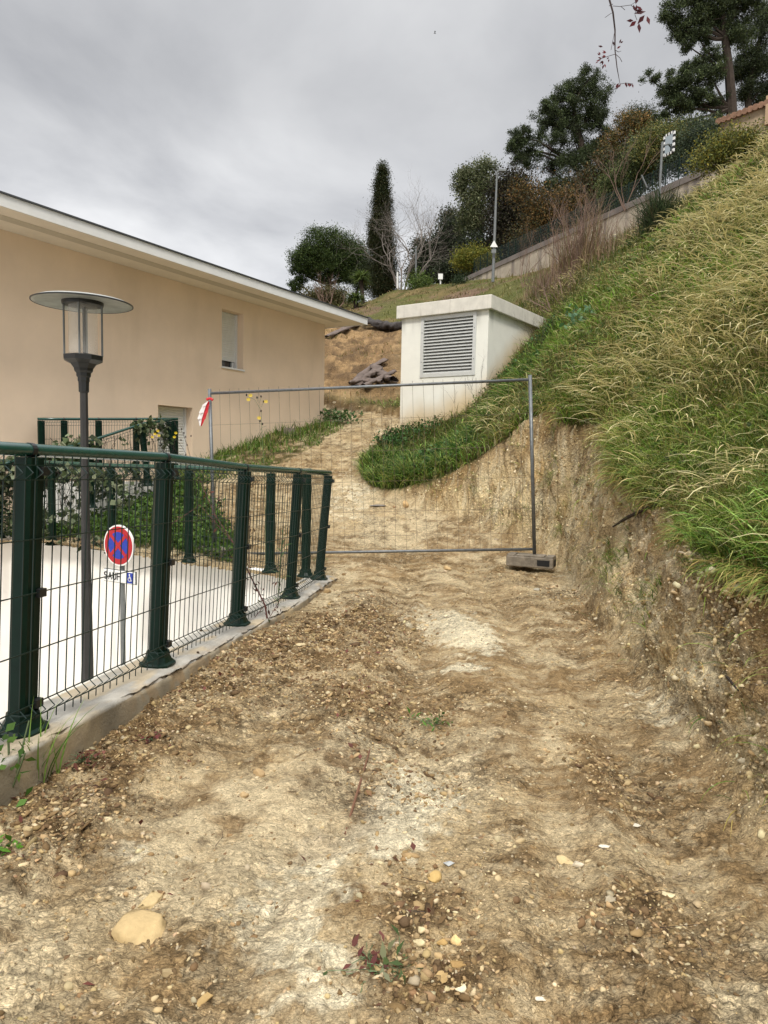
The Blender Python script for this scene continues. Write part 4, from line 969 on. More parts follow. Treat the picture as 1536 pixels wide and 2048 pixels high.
# stone house at top right
ha = P(1440, 248, 27.5); hb = P(1560, 210, 26.0); hu = hb-ha; hu[2] = 0; HL = np.linalg.norm(hu); hu /= HL; hn = np.array([hu[1], -hu[0], 0]); 
if hn[1] > 0: hn = -hn
sh = empty('stone_house', tuple(ha-UP*3), 'old stone building with a clay tile roof edge at the top right of the hill', 'house')
m = MB(); q = [ha, hb+hu*2, hb+hu*2-hn*5, ha-hn*5]; m.hexa([tuple(x*np.array([1, 1, 0])+UP*(ha[2]-3.5)) for x in q]+[tuple(x) for x in (ha, hb+hu*2+UP*.25, hb+hu*2+UP*.25-hn*5, ha-hn*5)])
m.build('wall', M['stonewall'], sh)
m = MB(); nT = 22
for i in range(nT):
    u0 = i/nT; a = ha*(1-u0)+(hb+hu*2+UP*.25)*u0; m.tube([a+hn*.18+UP*.05, a-hn*1.6+UP*.45], .11, k=8)
m.build('roof_tiles', M['tile'], sh)
oc = P(1562, 216, 26); m = MB(); m.obox(oc, hu, hn, UP, .45, .2, .5); m.build('upper_wall', M['orange'], sh)

# ------------------------------------------------------------------ textiles on the dug slope
def cloth(name, poly, label, cat, m, Y0, amp=.12, sd_=0, lift=.05):
    # ribbon of rumpled cloth along a polyline of (px, py, Y, half width in m)
    q = [P(a, b, y) for a, b, y, w_ in poly]; ws = [w_ for *_, w_ in poly]; n = 70; k = 14
    tt_ = np.linspace(0, len(q)-1, n); pts_ = np.stack([np.interp(tt_, range(len(q)), [p[i] for p in q]) for i in range(3)], 1); wv = np.interp(tt_, range(len(q)), ws)
    tg = np.gradient(pts_, axis=0); tg /= np.linalg.norm(tg, axis=1)[:, None]; sdv = np.cross(tg, UP); sdv /= np.linalg.norm(sdv, axis=1)[:, None]; upv = np.cross(sdv, tg)
    Vv = np.zeros((n, k, 3))
    for j in range(k):
        a = 2*math.pi*j/k; rr = 1+.9*(fbm(tt_*5+sd_, np.full(n, j*.7), sd_, 3)-.5)
        Vv[:, j] = pts_+sdv*(np.cos(a)*wv*rr)[:, None]+upv*(np.sin(a)*wv*.45*rr+lift)[:, None]
    Vv += (fbm(Vv[..., 0]*7, Vv[..., 1]*7, Vv[..., 2]*9, 3)-.5)[..., None]*amp
    ii = np.arange(n*k).reshape(n, k); F_ = np.stack([ii[:-1], ii[1:], np.roll(ii, -1, 1)[1:], np.roll(ii, -1, 1)[:-1]], -1).reshape(-1, 4)
    o = npmesh(name, Vv.reshape(-1, 3), F_, m, smooth=True); tag(o, label, cat); return o
def surf(px, py):
    h = hit(px, py); return h[1]-.15
cloth('ground_cloth', [(730, 640, 27.5, .25), (760, 652, 26.8, .3), (785, 655, 26.6, .32), (815, 652, 26.5, .3), (845, 640, 27, .2)], 'dark sagging ground cloth between the eave tip and the kiosk roof', 'ground cloth', M['textiledark'], 26, .15, 1, .02)
cloth('ground_cloth', [(652, 676, surf(652, 676), .10), (690, 660, surf(690, 662), .14), (722, 650, surf(722, 652), .14), (745, 646, surf(745, 650), .1)], 'narrow brown rolled cloth running down the dug slope to the house corner', 'ground cloth', M['textile'], 26, .08, 3, .05)
heap = empty('cloth_heap', tuple(hit(745, 760)), 'crumpled brown cloth heap on the dug slope left of the kiosk', 'cloth heap')
for i, pl in enumerate(([(770, 722), (735, 742), (706, 768)], [(760, 742), (740, 752), (716, 776)], [(790, 748), (760, 762), (728, 778)], [(748, 738), (765, 756), (786, 766)], [(700, 774), (730, 770), (765, 770)])):
    q = [(a, b, surf(a, b)-.05, .13+.04*(i % 2)) for a, b in pl]; o = cloth('cloth_fold', q, None, None, M['textile'], 20, .12, 5+i, .04+.02*i)
    if 'label' in o: del o['label']
    if 'category' in o: del o['category']
    o.parent = heap; o.matrix_parent_inverse = Matrix.Translation(-Vector(heap.location))
# ================================================================== vegetation
def blades(name, root, L, W, az, th0, th1, colr_, m=None, segs=4, prof=None, tipcol=None, parent=None, curl=None, coltip=None):
    n = len(root); prof = prof or [1, .95, .8, .5, .06]; segs = len(prof)-1
    s = np.arange(segs+1)/segs
    Vv = np.zeros((n, segs+1, 2, 3), np.float32); p = root.astype(np.float32).copy(); az2 = az.copy()
    side = np.stack([-np.sin(az), np.cos(az), np.zeros(n)], 1)
    tw = rng.normal(0, .5, n); side[:, 2] += np.sin(tw)*.6; side /= np.linalg.norm(side, axis=1)[:, None]
    for i in range(segs+1):
        w_ = (W*prof[i]*.5)[:, None]
        Vv[:, i, 0] = p-side*w_; Vv[:, i, 1] = p+side*w_
        if i < segs:
            th = th0+(th1-th0)*((i+.5)/segs)**1.2
            d_ = np.stack([np.sin(th)*np.cos(az2), np.sin(th)*np.sin(az2), np.cos(th)], 1)
            p = p+d_*(L/segs)[:, None]
            if curl is not None: az2 = az2+curl/segs
    base = (np.arange(n)*(segs+1)*2)[:, None, None]
    i = np.arange(segs)[None, :, None]
    F_ = base + i*2 + np.array([0, 1, 3, 2])[None, None, :]
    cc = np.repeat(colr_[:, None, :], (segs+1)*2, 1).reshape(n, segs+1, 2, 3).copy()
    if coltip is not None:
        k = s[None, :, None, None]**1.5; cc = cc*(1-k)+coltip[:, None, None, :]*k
    return npmesh(name, Vv.reshape(-1, 3), F_.reshape(-1, 4), m or M['grass'], parent, cc.reshape(-1, 3))
def pal(n, cols, jit=.18, wts=None):
    c_ = np.array([lin(*q) for q in cols]); i = rng.choice(len(cols), n, p=wts); r = c_[i]*(1+rng.normal(0, jit, (n, 1)))*(1+rng.normal(0, .025, (n, 3))); return np.clip(r, .003, 1)
fx, fy, fz = fc.T
def pm(x, y, s, k): return fbm(x*s, y*s, k, 3)
GRN = [(98, 130, 42), (122, 150, 54), (72, 106, 34), (140, 158, 72), (54, 84, 30), (156, 160, 86), (86, 100, 44)]
STR = [(206, 196, 142), (188, 176, 118), (218, 208, 160), (164, 150, 96), (150, 132, 84)]
dens = farea/np.maximum(fdist, 2.2)**1.7
vis = fview*1.0
# signed "greenness" field of the hillside
def gfield(x, y): return fbm(x*.55, y*.45, 41, 4)
gz = fg*(1-fbare)
down_az = np.arctan2(-.25, -1.0)
def taz(n, sd_=.7): return down_az + rng.normal(0, sd_*1.35, n)
# --- short undergrowth over the whole near hillside
near = (fc[:, 1] < 22)
w_u = dens*gz*vis*near*(~((fx < 1.2) & (fy > 19)))
Q, qi = sample(w_u, 78000); n = len(Q); dq = np.linalg.norm(Q-EYE, axis=1)
g_ = gfield(Q[:, 0], Q[:, 1]); cg = pal(n, [(88, 106, 40), (70, 92, 36), (112, 118, 56), (56, 78, 30), (128, 118, 66)])
br = sst(.48, .62, fbm(Q[:, 0]*.8, Q[:, 1]*.6, 51, 4))[:, None]*(rng.random((n, 1)) < .75)
cg = cg*(1-br*.6)+pal(n, [(142, 126, 84), (104, 88, 60), (92, 84, 50)])*br*.6
u = blades('undergrowth', Q-np.array([0, 0, .01]), rng.uniform(.08, .26, n)*(1+.03*dq), .0035+.00095*dq, rng.uniform(0, 6.28, n), rng.uniform(0, .7, n), rng.uniform(.5, 1.7, n), cg, prof=[1, .85, .5, .06])
tag(u, 'short mixed grass and weeds covering the hillside above the dug bank', 'undergrowth', kind='stuff')
# --- long arching green grass
wl_ = dens*gz*vis*(fy < 20)*(.25+1.3*sst(.42, .58, gfield(fx, fy)))*(fx > -.7)
Q, qi = sample(wl_, 54000); n = len(Q); dq = np.linalg.norm(Q-EYE, axis=1)
farm = sst(9, 15, Q[:, 1])
cg = pal(n, GRN, .2); ct = cg*1.25+lin(120, 120, 60)*.2
st_ = (rng.random(n) < .22)[:, None]; cg = np.where(st_, pal(n, STR), cg)
lush = ((Q[:, 0] < 3.4-.0*Q[:, 1]) & (Q[:, 1] > 10.5))[:, None]; cg = np.where(lush, cg*np.array([.62, .80, .62]), cg)
cg = cg*(.45+1.1*fbm(Q[:, 0]*.9, Q[:, 1]*.8, 66, 4))[:, None]
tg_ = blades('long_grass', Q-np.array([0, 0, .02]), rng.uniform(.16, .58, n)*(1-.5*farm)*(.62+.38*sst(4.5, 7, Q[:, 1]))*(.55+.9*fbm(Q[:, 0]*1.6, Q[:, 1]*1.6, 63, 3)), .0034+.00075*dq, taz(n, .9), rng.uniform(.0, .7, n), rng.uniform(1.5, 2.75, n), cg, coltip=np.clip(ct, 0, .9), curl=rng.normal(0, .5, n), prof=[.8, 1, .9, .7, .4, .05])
tag(tg_, 'long arching green grass covering the hillside', 'grass', kind='stuff')
Q, qi = sample(dens*gz*vis*(fy < 20)*sst(.45, .6, fbm(fx*1.1+8, fy*1.0, 71, 4))*(fx > 1.2), 26000); n = len(Q); dq = np.linalg.norm(Q-EYE, axis=1)
Q[:, 2] += rng.uniform(.0, .16, n)
tag(blades('dead_thatch', Q, rng.uniform(.08, .30, n), .0035+.0009*dq, rng.uniform(0, 6.28, n), rng.uniform(.9, 1.6, n), rng.uniform(1.3, 2.2, n), pal(n, [(176, 160, 112), (148, 130, 86), (196, 182, 134), (120, 104, 70), (98, 84, 54)], .18), prof=[.6, 1, .7, .1]), 'flattened dead thatch tangled between the living grass', 'dead grass', kind='stuff')
Q, qi = sample(dens*gz*vis*(fy < 16)*sst(.48, .62, fbm(fx*.9+1, fy*.9+5, 72, 4)), 9000); n = len(Q); dq = np.linalg.norm(Q-EYE, axis=1)
cgb = pal(n, [(104, 142, 52), (128, 160, 66), (84, 120, 44), (150, 172, 96)], .2)
tag(blades('broad_grass', Q, rng.uniform(.14, .42, n), .007+.0011*dq, taz(n, 1.2), rng.uniform(0, .8, n), rng.uniform(1.2, 2.6, n), cgb, coltip=np.clip(cgb*1.3, 0, .9), prof=[.5, 1, 1, .8, .4, .05]), 'broad bladed bright green grass clumps on the hillside', 'grass', kind='stuff')
# --- dry straw stems with nodding seed heads
dryf = sst(.50, .62, fbm(fx*.7+3, fy*.6, 61, 4))*1.0+.05
dryf = dryf*np.where(fy > 4, 1, .6) + .5*np.exp(-((fx-(.45*fy+.2))/(.09*fy))**2)*(fy > 6)*(fy < 15)
ws = dens*gz*vis*(fy < 20)*(fx > 1.6)*dryf*np.where((fx < 3.4) & (fy > 11), .25, 1)
Q, qi = sample(ws, 11500); n = len(Q); dq = np.linalg.norm(Q-EYE, axis=1)
cg = pal(n, [(168, 162, 96), (186, 176, 114), (140, 136, 78)]); ct = pal(n, [(226, 214, 166), (212, 198, 146), (196, 180, 126)], .1)
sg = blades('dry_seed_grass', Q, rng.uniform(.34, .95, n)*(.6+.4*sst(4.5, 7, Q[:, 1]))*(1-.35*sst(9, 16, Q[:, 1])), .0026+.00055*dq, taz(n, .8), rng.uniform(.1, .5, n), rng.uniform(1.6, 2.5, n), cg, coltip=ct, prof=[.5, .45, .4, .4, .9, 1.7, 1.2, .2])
tag(sg, 'dry straw coloured grass stems with nodding seed heads on the hillside', 'dry grass', kind='stuff')
# --- fringe hanging over the lip of the cut
lipw = farea*vis*(fD > 0)*np.exp(-((HH.reshape(-1)[F[:, 0]]-.62)/.28)**2)*(fy < 12)*(fy > 2)/np.maximum(fdist, 2)**1.4*(fx > .5)
Q, qi = sample(lipw, 32000); n = len(Q); dq = np.linalg.norm(Q-EYE, axis=1)
cl = fbm(Q[:, 0]*3, Q[:, 1]*3, 77, 3); kp_ = cl > .47; Q = Q[kp_]; n = len(Q); dq = dq[kp_]
cg = pal(n, GRN+[(176, 152, 90), (156, 130, 76), (150, 140, 70), (190, 170, 110)], .2); 
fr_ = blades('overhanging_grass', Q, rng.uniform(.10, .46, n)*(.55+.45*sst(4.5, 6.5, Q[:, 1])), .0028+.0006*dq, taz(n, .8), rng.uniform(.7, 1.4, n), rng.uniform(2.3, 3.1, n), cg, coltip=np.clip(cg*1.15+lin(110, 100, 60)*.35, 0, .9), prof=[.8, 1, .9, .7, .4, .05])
tag(fr_, 'grass hanging over the lip of the dug bank', 'grass', kind='stuff')
# --- lush green mound in front of the kiosk
MND = np.array([(-.75, 12.3), (0, 11.5), (1.1, 11.2), (2.6, 12.5), (3.6, 15.5), (2.4, 15.2), (.6, 16.4), (-.1, 16.0), (-.6, 14.5)])
wm = dens*vis*fg*inpoly(fx, fy, MND)
Q, qi = sample(wm, 26000); n = len(Q); dq = np.linalg.norm(Q-EYE, axis=1)
cg = pal(n, [(58, 84, 28), (78, 104, 38), (46, 70, 26), (100, 122, 54), (38, 58, 24), (128, 126, 70)], .2)*(.6+.9*fbm(Q[:, 0]*1.7, Q[:, 1]*1.7, 65, 3))[:, None]*1.25
lg = blades('lush_grass', Q, rng.uniform(.10, .50, n)*(1-.75*sst(13.5, 15.2, Q[:, 1]))*(.4+1.2*fbm(Q[:, 0]*2.2, Q[:, 1]*2.2, 64, 3)), .0036+.0008*dq, taz(n, 1.5), rng.uniform(0, .6, n), rng.uniform(1.0, 2.5, n), cg, coltip=np.clip(cg*1.35, 0, .8), prof=[.9, 1, .85, .5, .05])
tag(lg, 'thick dark green grass mound in front of the white kiosk', 'grass', kind='stuff')
# --- broad leaves: generic leaf cloud
def leaves(name, C_, size, cols, m=None, parent=None, up=.4, asp=.55, nrm=None, droop=0):
    n = len(C_); a = rng.normal(0, 1, (n, 3)); a /= np.linalg.norm(a, axis=1)[:, None]
    b = rng.normal(0, 1, (n, 3)); b[:, 2] += up*2; b -= a*(a*b).sum(1)[:, None]; b /= np.linalg.norm(b, axis=1)[:, None]
    # a: leaf axis, cross: width
    wv = np.cross(a, b); size = np.broadcast_to(size, (n,))[:, None]
    Vv = np.stack([C_, C_+a*size*.45+wv*size*asp*.5+b*size*.08, C_+a*size-b*size*.05, C_+a*size*.45-wv*size*asp*.5+b*size*.08], 1)
    F_ = np.arange(n*4).reshape(n, 4); cc = np.repeat(cols[:, None, :], 4, 1)
    return npmesh(name, Vv.reshape(-1, 3), F_, m or M['foliage'], parent, cc.reshape(-1, 3))
wbl = dens*vis*fg*inpoly(fx, fy, MND)*sst(.5, .6, fbm(fx*1.2, fy*1.2, 91, 3))
Q, qi = sample(wbl, 5000); n = len(Q); Q[:, 2] += rng.uniform(0, .28, n)
tag(leaves('leafy_weeds', Q, rng.uniform(.04, .10, n), pal(n, [(52, 84, 36), (70, 104, 50), (88, 122, 74), (40, 64, 30)])), 'low broad leaved weeds growing among the grass in front of the kiosk', 'weeds', kind='stuff')
Q, qi = sample(dens*gz*vis*(fy < 18)*sst(.54, .64, fbm(fx*1.0+2, fy*.9+9, 73, 4))*(fx > .8), 12000); n = len(Q); dq = np.linalg.norm(Q-EYE, axis=1)
Q[:, 2] += rng.uniform(0, .30, n)
tag(leaves('hillside_weeds', Q, rng.uniform(.02, .06, n)*(.7+.06*dq), pal(n, [(64, 88, 42), (84, 108, 54), (102, 120, 64), (54, 70, 34), (120, 116, 70)], .2)), 'small leaved weeds scattered in patches through the hillside grass', 'weeds', kind='stuff')
# --- short dry turf on the far slope
wf2 = farea*vis*gz*(fy > 19)/np.maximum(fdist, 5)**1.2
Q, qi = sample(wf2, 45000); n = len(Q); dq = np.linalg.norm(Q-EYE, axis=1)
cg = pal(n, [(128, 118, 74), (150, 134, 90), (104, 106, 56), (138, 116, 84), (92, 96, 48)], .15)
gg = sst(.5, .6, fbm(Q[:, 0]*.5, Q[:, 1]*.5, 95, 3))[:, None]; cg = cg*(1-gg*.6)+lin(104, 116, 50)*gg*.6
rgt = sst(3, 6, Q[:, 0])[:, None]
ft_ = blades('dry_turf', Q, rng.uniform(.06, .20, n)*(1+1.6*rgt[:, 0]*rng.random(n)), .0012*dq, rng.uniform(0, 6.28, n), rng.uniform(0, .9, n), rng.uniform(.5, 1.8, n), cg, prof=[1, .8, .1])
tag(ft_, 'short dry turf on the slope below the hilltop trees', 'turf', kind='stuff')
# --- sparse tufts on the bare slope
wb2 = farea*vis*fbare*sst(.5, .62, fbm(fx*.9, fy*.9, 96, 3))
Q, qi = sample(wb2, 2500); n = len(Q)
tag(blades('slope_tufts', Q, rng.uniform(.05, .16, n), np.full(n, .03), rng.uniform(0, 6.28, n), rng.uniform(0, .9, n), rng.uniform(.5, 1.6, n), pal(n, [(120, 112, 62), (98, 100, 52), (150, 120, 76)]), prof=[1, .8, .1]), 'sparse tufts and dug clods on the bare slope above the track', 'tufts', kind='stuff')
# --- verge by the house and slope behind the ramp
wv_ = farea*vis*fgsl*sst(.36, .52, fbm(fx*1.5, fy*1.5, 97, 3)+.12*(fx < -2.2))/np.maximum(fdist, 3)**1.2
Q, qi = sample(wv_, 26000); n = len(Q); dq = np.linalg.norm(Q-EYE, axis=1)
cg = pal(n, [(84, 116, 42), (104, 136, 56), (66, 92, 34), (132, 142, 72)], .2)
wall_d = np.abs((Q[:, :2]-np.array([CX, CY]))@N3[:2])
tag(blades('verge_grass', Q, rng.uniform(.05, .16, n)+.18*(wall_d < .6)*rng.random(n), .0011*dq, rng.uniform(0, 6.28, n), rng.uniform(0, .7, n), rng.uniform(.5, 1.9, n), cg, prof=[1, .9, .5, .06]), 'green grass verge along the foot of the beige house', 'grass', kind='stuff')
wv2 = farea*vis*fgsl*(fy < 12.3)*(fx < -1.7)/np.maximum(fdist, 3)
Q, qi = sample(wv2, 15000); n = len(Q); Q[:, 2] += rng.uniform(0, .15, n)
tag(leaves('ground_ivy', Q, rng.uniform(.04, .09, n), pal(n, [(62, 92, 34), (84, 112, 46), (102, 128, 60), (48, 70, 28)])), 'ivy and weeds covering the slope behind the ramp fence', 'ground cover', kind='stuff')
# --- small tufts sprouting from the bank face
wbk = dens*vis*fbank*sst(.56, .66, fbm(fx*2.2+fz, fy*2.2, fz*2, 3))*(fz > .5)
Q, qi = sample(wbk, 260)
Q = np.repeat(Q, 9, 0)+rng.normal(0, .02, (260*9, 3)); n = len(Q)
tag(blades('bank_tufts', Q, rng.uniform(.06, .22, n), np.full(n, .005), taz(n, .9), rng.uniform(.4, 1.1, n), rng.uniform(1.4, 2.6, n), pal(n, GRN, .2), prof=[1, .9, .5, .06]), 'little green tufts sprouting from the face of the dug bank', 'tufts', kind='stuff')

# ------------------------------------------------------------------ stones
def icos(sub=1):
    bm = bmesh.new(); bmesh.ops.create_icosphere(bm, subdivisions=sub, radius=1); v = np.array([q.co for q in bm.verts]); f = np.array([[q.index for q in k.verts] for k in bm.faces]); bm.free(); return v, f
iv, if_ = icos(1); iv2, if2 = icos(2); iv3, if3 = icos(3)
def stonemesh(name, C_, S_, cols, v0=iv, f0=if_, jit=.38, flat=.6):
    n = len(C_); k = len(v0); C_ = C_-np.array([0, 0, 1])*(S_*flat*.25)[:, None]
    Vv = np.repeat(v0[None], n, 0)*(1+rng.uniform(-jit, jit, (n, k, 1)))
    sc_ = S_[:, None]*rng.uniform(.45, 1.35, (n, 3)); sc_[:, 2] *= flat
    Vv = Vv*sc_[:, None, :]
    a = rng.uniform(0, 6.28, n); ca, sa = np.cos(a)[:, None], np.sin(a)[:, None]
    x_ = Vv[..., 0]*ca-Vv[..., 1]*sa; y_ = Vv[..., 0]*sa+Vv[..., 1]*ca
    b = rng.normal(0, .35, n); cb_, sb = np.cos(b)[:, None], np.sin(b)[:, None]; z_ = Vv[..., 2]*cb_-x_*sb; x_ = x_*cb_+Vv[..., 2]*sb
    Vv = np.stack([x_, y_, z_], -1)+C_[:, None]
    F_ = (f0[None]+(np.arange(n)*k)[:, None, None]).reshape(-1, 3)
    return npmesh(name, Vv.reshape(-1, 3), F_, M['stone'], None, np.repeat(cols, k, 0))
SC = [(184, 162, 124), (168, 144, 104), (150, 126, 90), (196, 178, 142), (132, 108, 76), (170, 156, 128), (116, 94, 66)]
trk = (fD <= .05)*(fy < 19)*(fy > .9)*vis
dist_left = 1.0
wst = farea*trk/np.maximum(fdist, 1.5)**1.3*(.22+2.2*fcr+.5*sst(.5, .62, pm(fx, fy, 2.2, 81)))*(1-fgsl)
Q, qi = sample(wst, 24000); n = len(Q); dq = np.linalg.norm(Q-EYE, axis=1)
S_ = np.clip(rng.lognormal(math.log(.0042), .55, n), .002, .018)*(.75+.11*dq)
tag(stonemesh('gravel', Q, S_, pal(n, SC, .12), flat=.62), 'crumbs of clay and small stones littering the track', 'gravel', kind='stuff')
# flaky clods on the churned brown band
wcl = farea*trk/np.maximum(fdist, 1.5)**1.2*np.maximum(fcr-.15, 0)*(1-fgsl)
Q, qi = sample(wcl, 9000); n = len(Q); dq = np.linalg.norm(Q-EYE, axis=1)
tag(stonemesh('clods', Q, np.clip(rng.lognormal(math.log(.0085), .45, n), .004, .028)*(.8+.06*dq), pal(n, [(136, 112, 78), (112, 90, 62), (154, 130, 94), (96, 76, 54), (170, 146, 106)], .12), flat=.36), 'flaky brown clods in the churned strip beside the kerb', 'clods', kind='stuff')
wbs = dens*vis*(fbank+.3*(fD > 0)*(fD < .4))*(fD > .03)*(1+4*fneark)
Q, qi = sample(wbs, 20000); n = len(Q); dq = np.linalg.norm(Q-EYE, axis=1)
tag(stonemesh('bank_stones', Q, np.clip(rng.lognormal(math.log(.0052), .55, n), .003, .02)*(.8+.07*dq), pal(n, [(214, 198, 158), (200, 180, 136), (176, 152, 108), (220, 206, 172), (150, 126, 90)], .12), flat=.8), 'small pale stones sticking out of the dug bank', 'stones', kind='stuff')
def rock(px, py, rpx, label, colr_, flat=.6, elong=1.4, rot=None, cat='stone', sink=.3, name='stone', jit=.10):
    h = hit(px, py); 
    if h is None: return
    d_ = np.linalg.norm(h-EYE); r = rpx*.78/FPX*d_
    Vv = iv3.copy(); sd_ = random.random()*50
    nz = fbm(Vv[:, 0]*1.3+sd_, Vv[:, 1]*1.3, Vv[:, 2]*1.3, 3)-.5; Vv = Vv*(1+nz*.9)[:, None]
    # facets
    for _ in range(15):
        nn_ = rng.normal(0, 1, 3); nn_ /= np.linalg.norm(nn_); lim = rng.uniform(.42, .72); dd_ = Vv@nn_; Vv = Vv-np.outer(np.maximum(dd_-lim, 0), nn_)
    Vv += (fbm(Vv[:, 0]*6+sd_, Vv[:, 1]*6, Vv[:, 2]*6, 3)-.5)[:, None]*jit*Vv
    Vv = Vv*np.array([elong, 1, flat])*r; a = random.uniform(-1, 1) if rot is None else rot
    x_ = Vv[:, 0]*math.cos(a)-Vv[:, 1]*math.sin(a); y_ = Vv[:, 0]*math.sin(a)+Vv[:, 1]*math.cos(a)
    Vv = np.stack([x_, y_, Vv[:, 2]], 1)+h+np.array([0, 0, r*flat*(.5-sink)])
    cc = np.tile(lin(*colr_), (len(Vv), 1))*(1+.35*(fbm(Vv[:, 0]*30, Vv[:, 1]*30, Vv[:, 2]*30, 3)-.5))[:, None]
    o = npmesh(name, Vv, if3, M['stone'], None, cc); tag(o, label, cat, 'loose stones on the track and bank'); return o
rock(285, 1872, 84, 'large pale angular limestone block half buried in the track at bottom left', (188, 164, 120), .34, .8, .9, sink=.75, jit=.45)
rock(300, 1800, 34, 'narrow pale rock spur just behind the large half buried limestone block', (192, 170, 126), .4, 1.6, 1.2, sink=.7, jit=.35)
rock(518, 1548, 19, 'rounded beige stone alone on the smooth left part of the track', (168, 142, 104), .75)
rock(488, 1592, 14, 'small flat beige stone just below the rounded beige stone', (178, 152, 112), .5)
rock(897, 1729, 13, 'smooth bluish grey oval pebble in the middle of the track', (176, 178, 176), .55, 1.3, 0, sink=.2)
rock(1127, 1720, 19, 'flat pale wedge shaped stone left of the small white stone', (198, 176, 132), .35, 1.5, -.4)
rock(1157, 1731, 15, 'small white block shaped stone in the right half of the track', (208, 196, 172), .6, 1.4, -.3, sink=.15)
rock(1212, 1694, 12, 'thin white stone flake right of the small white block stone', (216, 208, 188), .25, 1.7, 0, sink=.1)
rock(868, 1757, 18, 'jagged ochre stone at the top of the gravel strip', (190, 160, 104), .6)
rock(885, 1886, 13, 'orange tinted stone in the gravel strip near the bottom', (178, 148, 96), .7)
rock(914, 1886, 16, 'upright pale yellow stone right of the orange tinted stone', (214, 186, 132), .9, 1.0)
rock(845, 1862, 12, 'pale rounded stone in the gravel strip', (210, 192, 152), .8)
rock(840, 1890, 12, 'light stone left of the orange tinted stone', (206, 190, 150), .8)
rock(916, 1930, 17, 'orange brown flat stone below the upright pale stone', (160, 130, 84), .45)
rock(878, 1956, 17, 'tan egg shaped stone beside the green weed clump', (184, 156, 108), .75)
rock(925, 1980, 12, 'cream pebble near the bottom edge of the gravel strip', (220, 208, 176), .7)
rock(1220, 1802, 12, 'greyish stone right of centre on the lower track', (170, 158, 134), .6)
rock(1275, 1864, 15, 'dark crusted stone on the lower right of the track', (150, 126, 88), .6)
rock(1335, 1790, 13, 'cream stone flake on the lower right of the track', (214, 200, 160), .4)
rock(1272, 1652, 10, 'small flat white flake near the foot of the bank', (204, 196, 178), .4)
rock(1080, 1998, 12, 'white stone chip at the bottom edge of the track', (214, 206, 186), .5)
rock(412, 1996, 20, 'flat tan stone slab at the bottom left edge', (176, 148, 100), .35)
rock(335, 1950, 17, 'grey tan stone left of the flat slab at the bottom', (164, 144, 108), .6)
rock(755, 1012, 17, 'flat grey slate plate lying at the edge of the grass mound', (128, 122, 114), .22, 1.6, .3, sink=.0)
rock(700, 1001, 10, 'pale stone left of the flat slate plate', (206, 192, 160), .6)
rock(813, 1013, 13, 'upright beige stone at the foot of the bank behind the site fence', (190, 160, 116), 1.1, .9)
rock(1426, 1141, 17, 'largest white stone set in the dark soil of the bank', (200, 190, 160), .8, 1.2, 0, sink=.5)
rock(1362, 1083, 12, 'yellow brown stone in the dark soil of the bank', (170, 136, 80), .7, 1.3, 0)
rock(1262, 812, 22, 'pale rock outcrop breaking through the hillside grass', (206, 182, 128), .9, 1.3, 0, sink=.3)
rock(1250, 848, 15, 'small pale rock just under the outcrop in the hillside grass', (200, 170, 112), .9, 1.3, 0, sink=.3)
rock(1075, 1180, 9, 'grey stone on the track in front of the foot block', (170, 164, 148), .6)
rock(895, 1138, 12, 'round tan stone on the track under the site fence', (180, 154, 112), .7)
rock(600, 1290, 12, 'cream flake on the churned brown strip', (204, 186, 146), .4)
rock(660, 1165, 16, 'broken concrete lump at the far end of the kerb', (176, 158, 124), .8, 1.2, .3, sink=.1)
rock(655, 1185, 13, 'smaller concrete lump below the far end of the kerb', (160, 136, 100), .8, 1.2, .3, sink=.1)
for k_, (px, py) in enumerate(((440, 1218+35), (402, 1262), (371, 1278), (373, 1300), (396, 1306), (352, 1318), (201, 1371), (106, 1448))):
    q = PZ(px, py, float(np.interp(GP(px, py)[1], [2.68, 7.06], [.395, .235]))); 
    if q[0] > 0: continue
    o = stonemesh('pebble', q[None]+np.array([[0, 0, .004]]), np.array([.010]), lin(*((64, 52, 40) if k_ < 7 else (200, 180, 140)))[None], iv2, if2, .05, .8)
    tag(o, ['dark pebble on the kerb nearest the third post', 'dark pebble on the kerb between the second and third posts, nearer the viewer', 'dark pebble on the kerb by the mesh right of the second post', 'dark pebble in the middle of the kerb just right of the second post', 'dark pebble near the broken outer edge of the kerb', 'dark pebble closest to the foot of the second post', 'dark pebble on the kerb right of the lamp pole', 'cream pebble on the kerb beside the first post'][k_], 'pebble', 'pebbles on the kerb')

# ------------------------------------------------------------------ litter of twigs and dead leaves
Q, qi = sample(farea*trk*(fcr+.12)/np.maximum(fdist, 1.5), 190); n = len(Q)
Vs = MB()
for q in Q:
    a = random.uniform(0, 6.28); L = random.uniform(.03, .13); b = a+random.uniform(-.6, .6); u = np.array([math.cos(a), math.sin(a), random.uniform(-.1, .15)]); v = np.array([math.cos(b), math.sin(b), 0])
    Vs.tube([q+UP*.006, q+u*L*.5+UP*.010, q+u*L*.5+v*L*.5+UP*.006], [.0012, .001, .0006], k=3, cap=False)
tag(Vs.build('twig_litter', M['twig']), 'thin dead twigs scattered over the track', 'twigs', kind='stuff')
Q, qi = sample(farea*trk*(fcr*.8+.05)*(fx < .2)/np.maximum(fdist, 1.5), 650); n = len(Q); Q[:, 2] += .006
tag(leaves('leaf_litter', Q, rng.uniform(.015, .04, n), pal(n, [(120, 92, 66), (96, 68, 50), (140, 112, 80), (110, 66, 56)]), up=3), 'dead brown leaves scattered along the left of the track', 'leaves', kind='stuff')
st = MB(); st.tube([hit(740, 1500)+UP*.004, hit(720, 1570)+UP*.008, hit(705, 1620)+UP*.006, hit(690, 1670)+UP*.004], [.003, .005, .005, .003], k=5)
tag(st.build('stick', mat('reddish_stick', (.16, .075, .04), .9)), 'long reddish brown stick pressed into the middle of the track', 'stick')
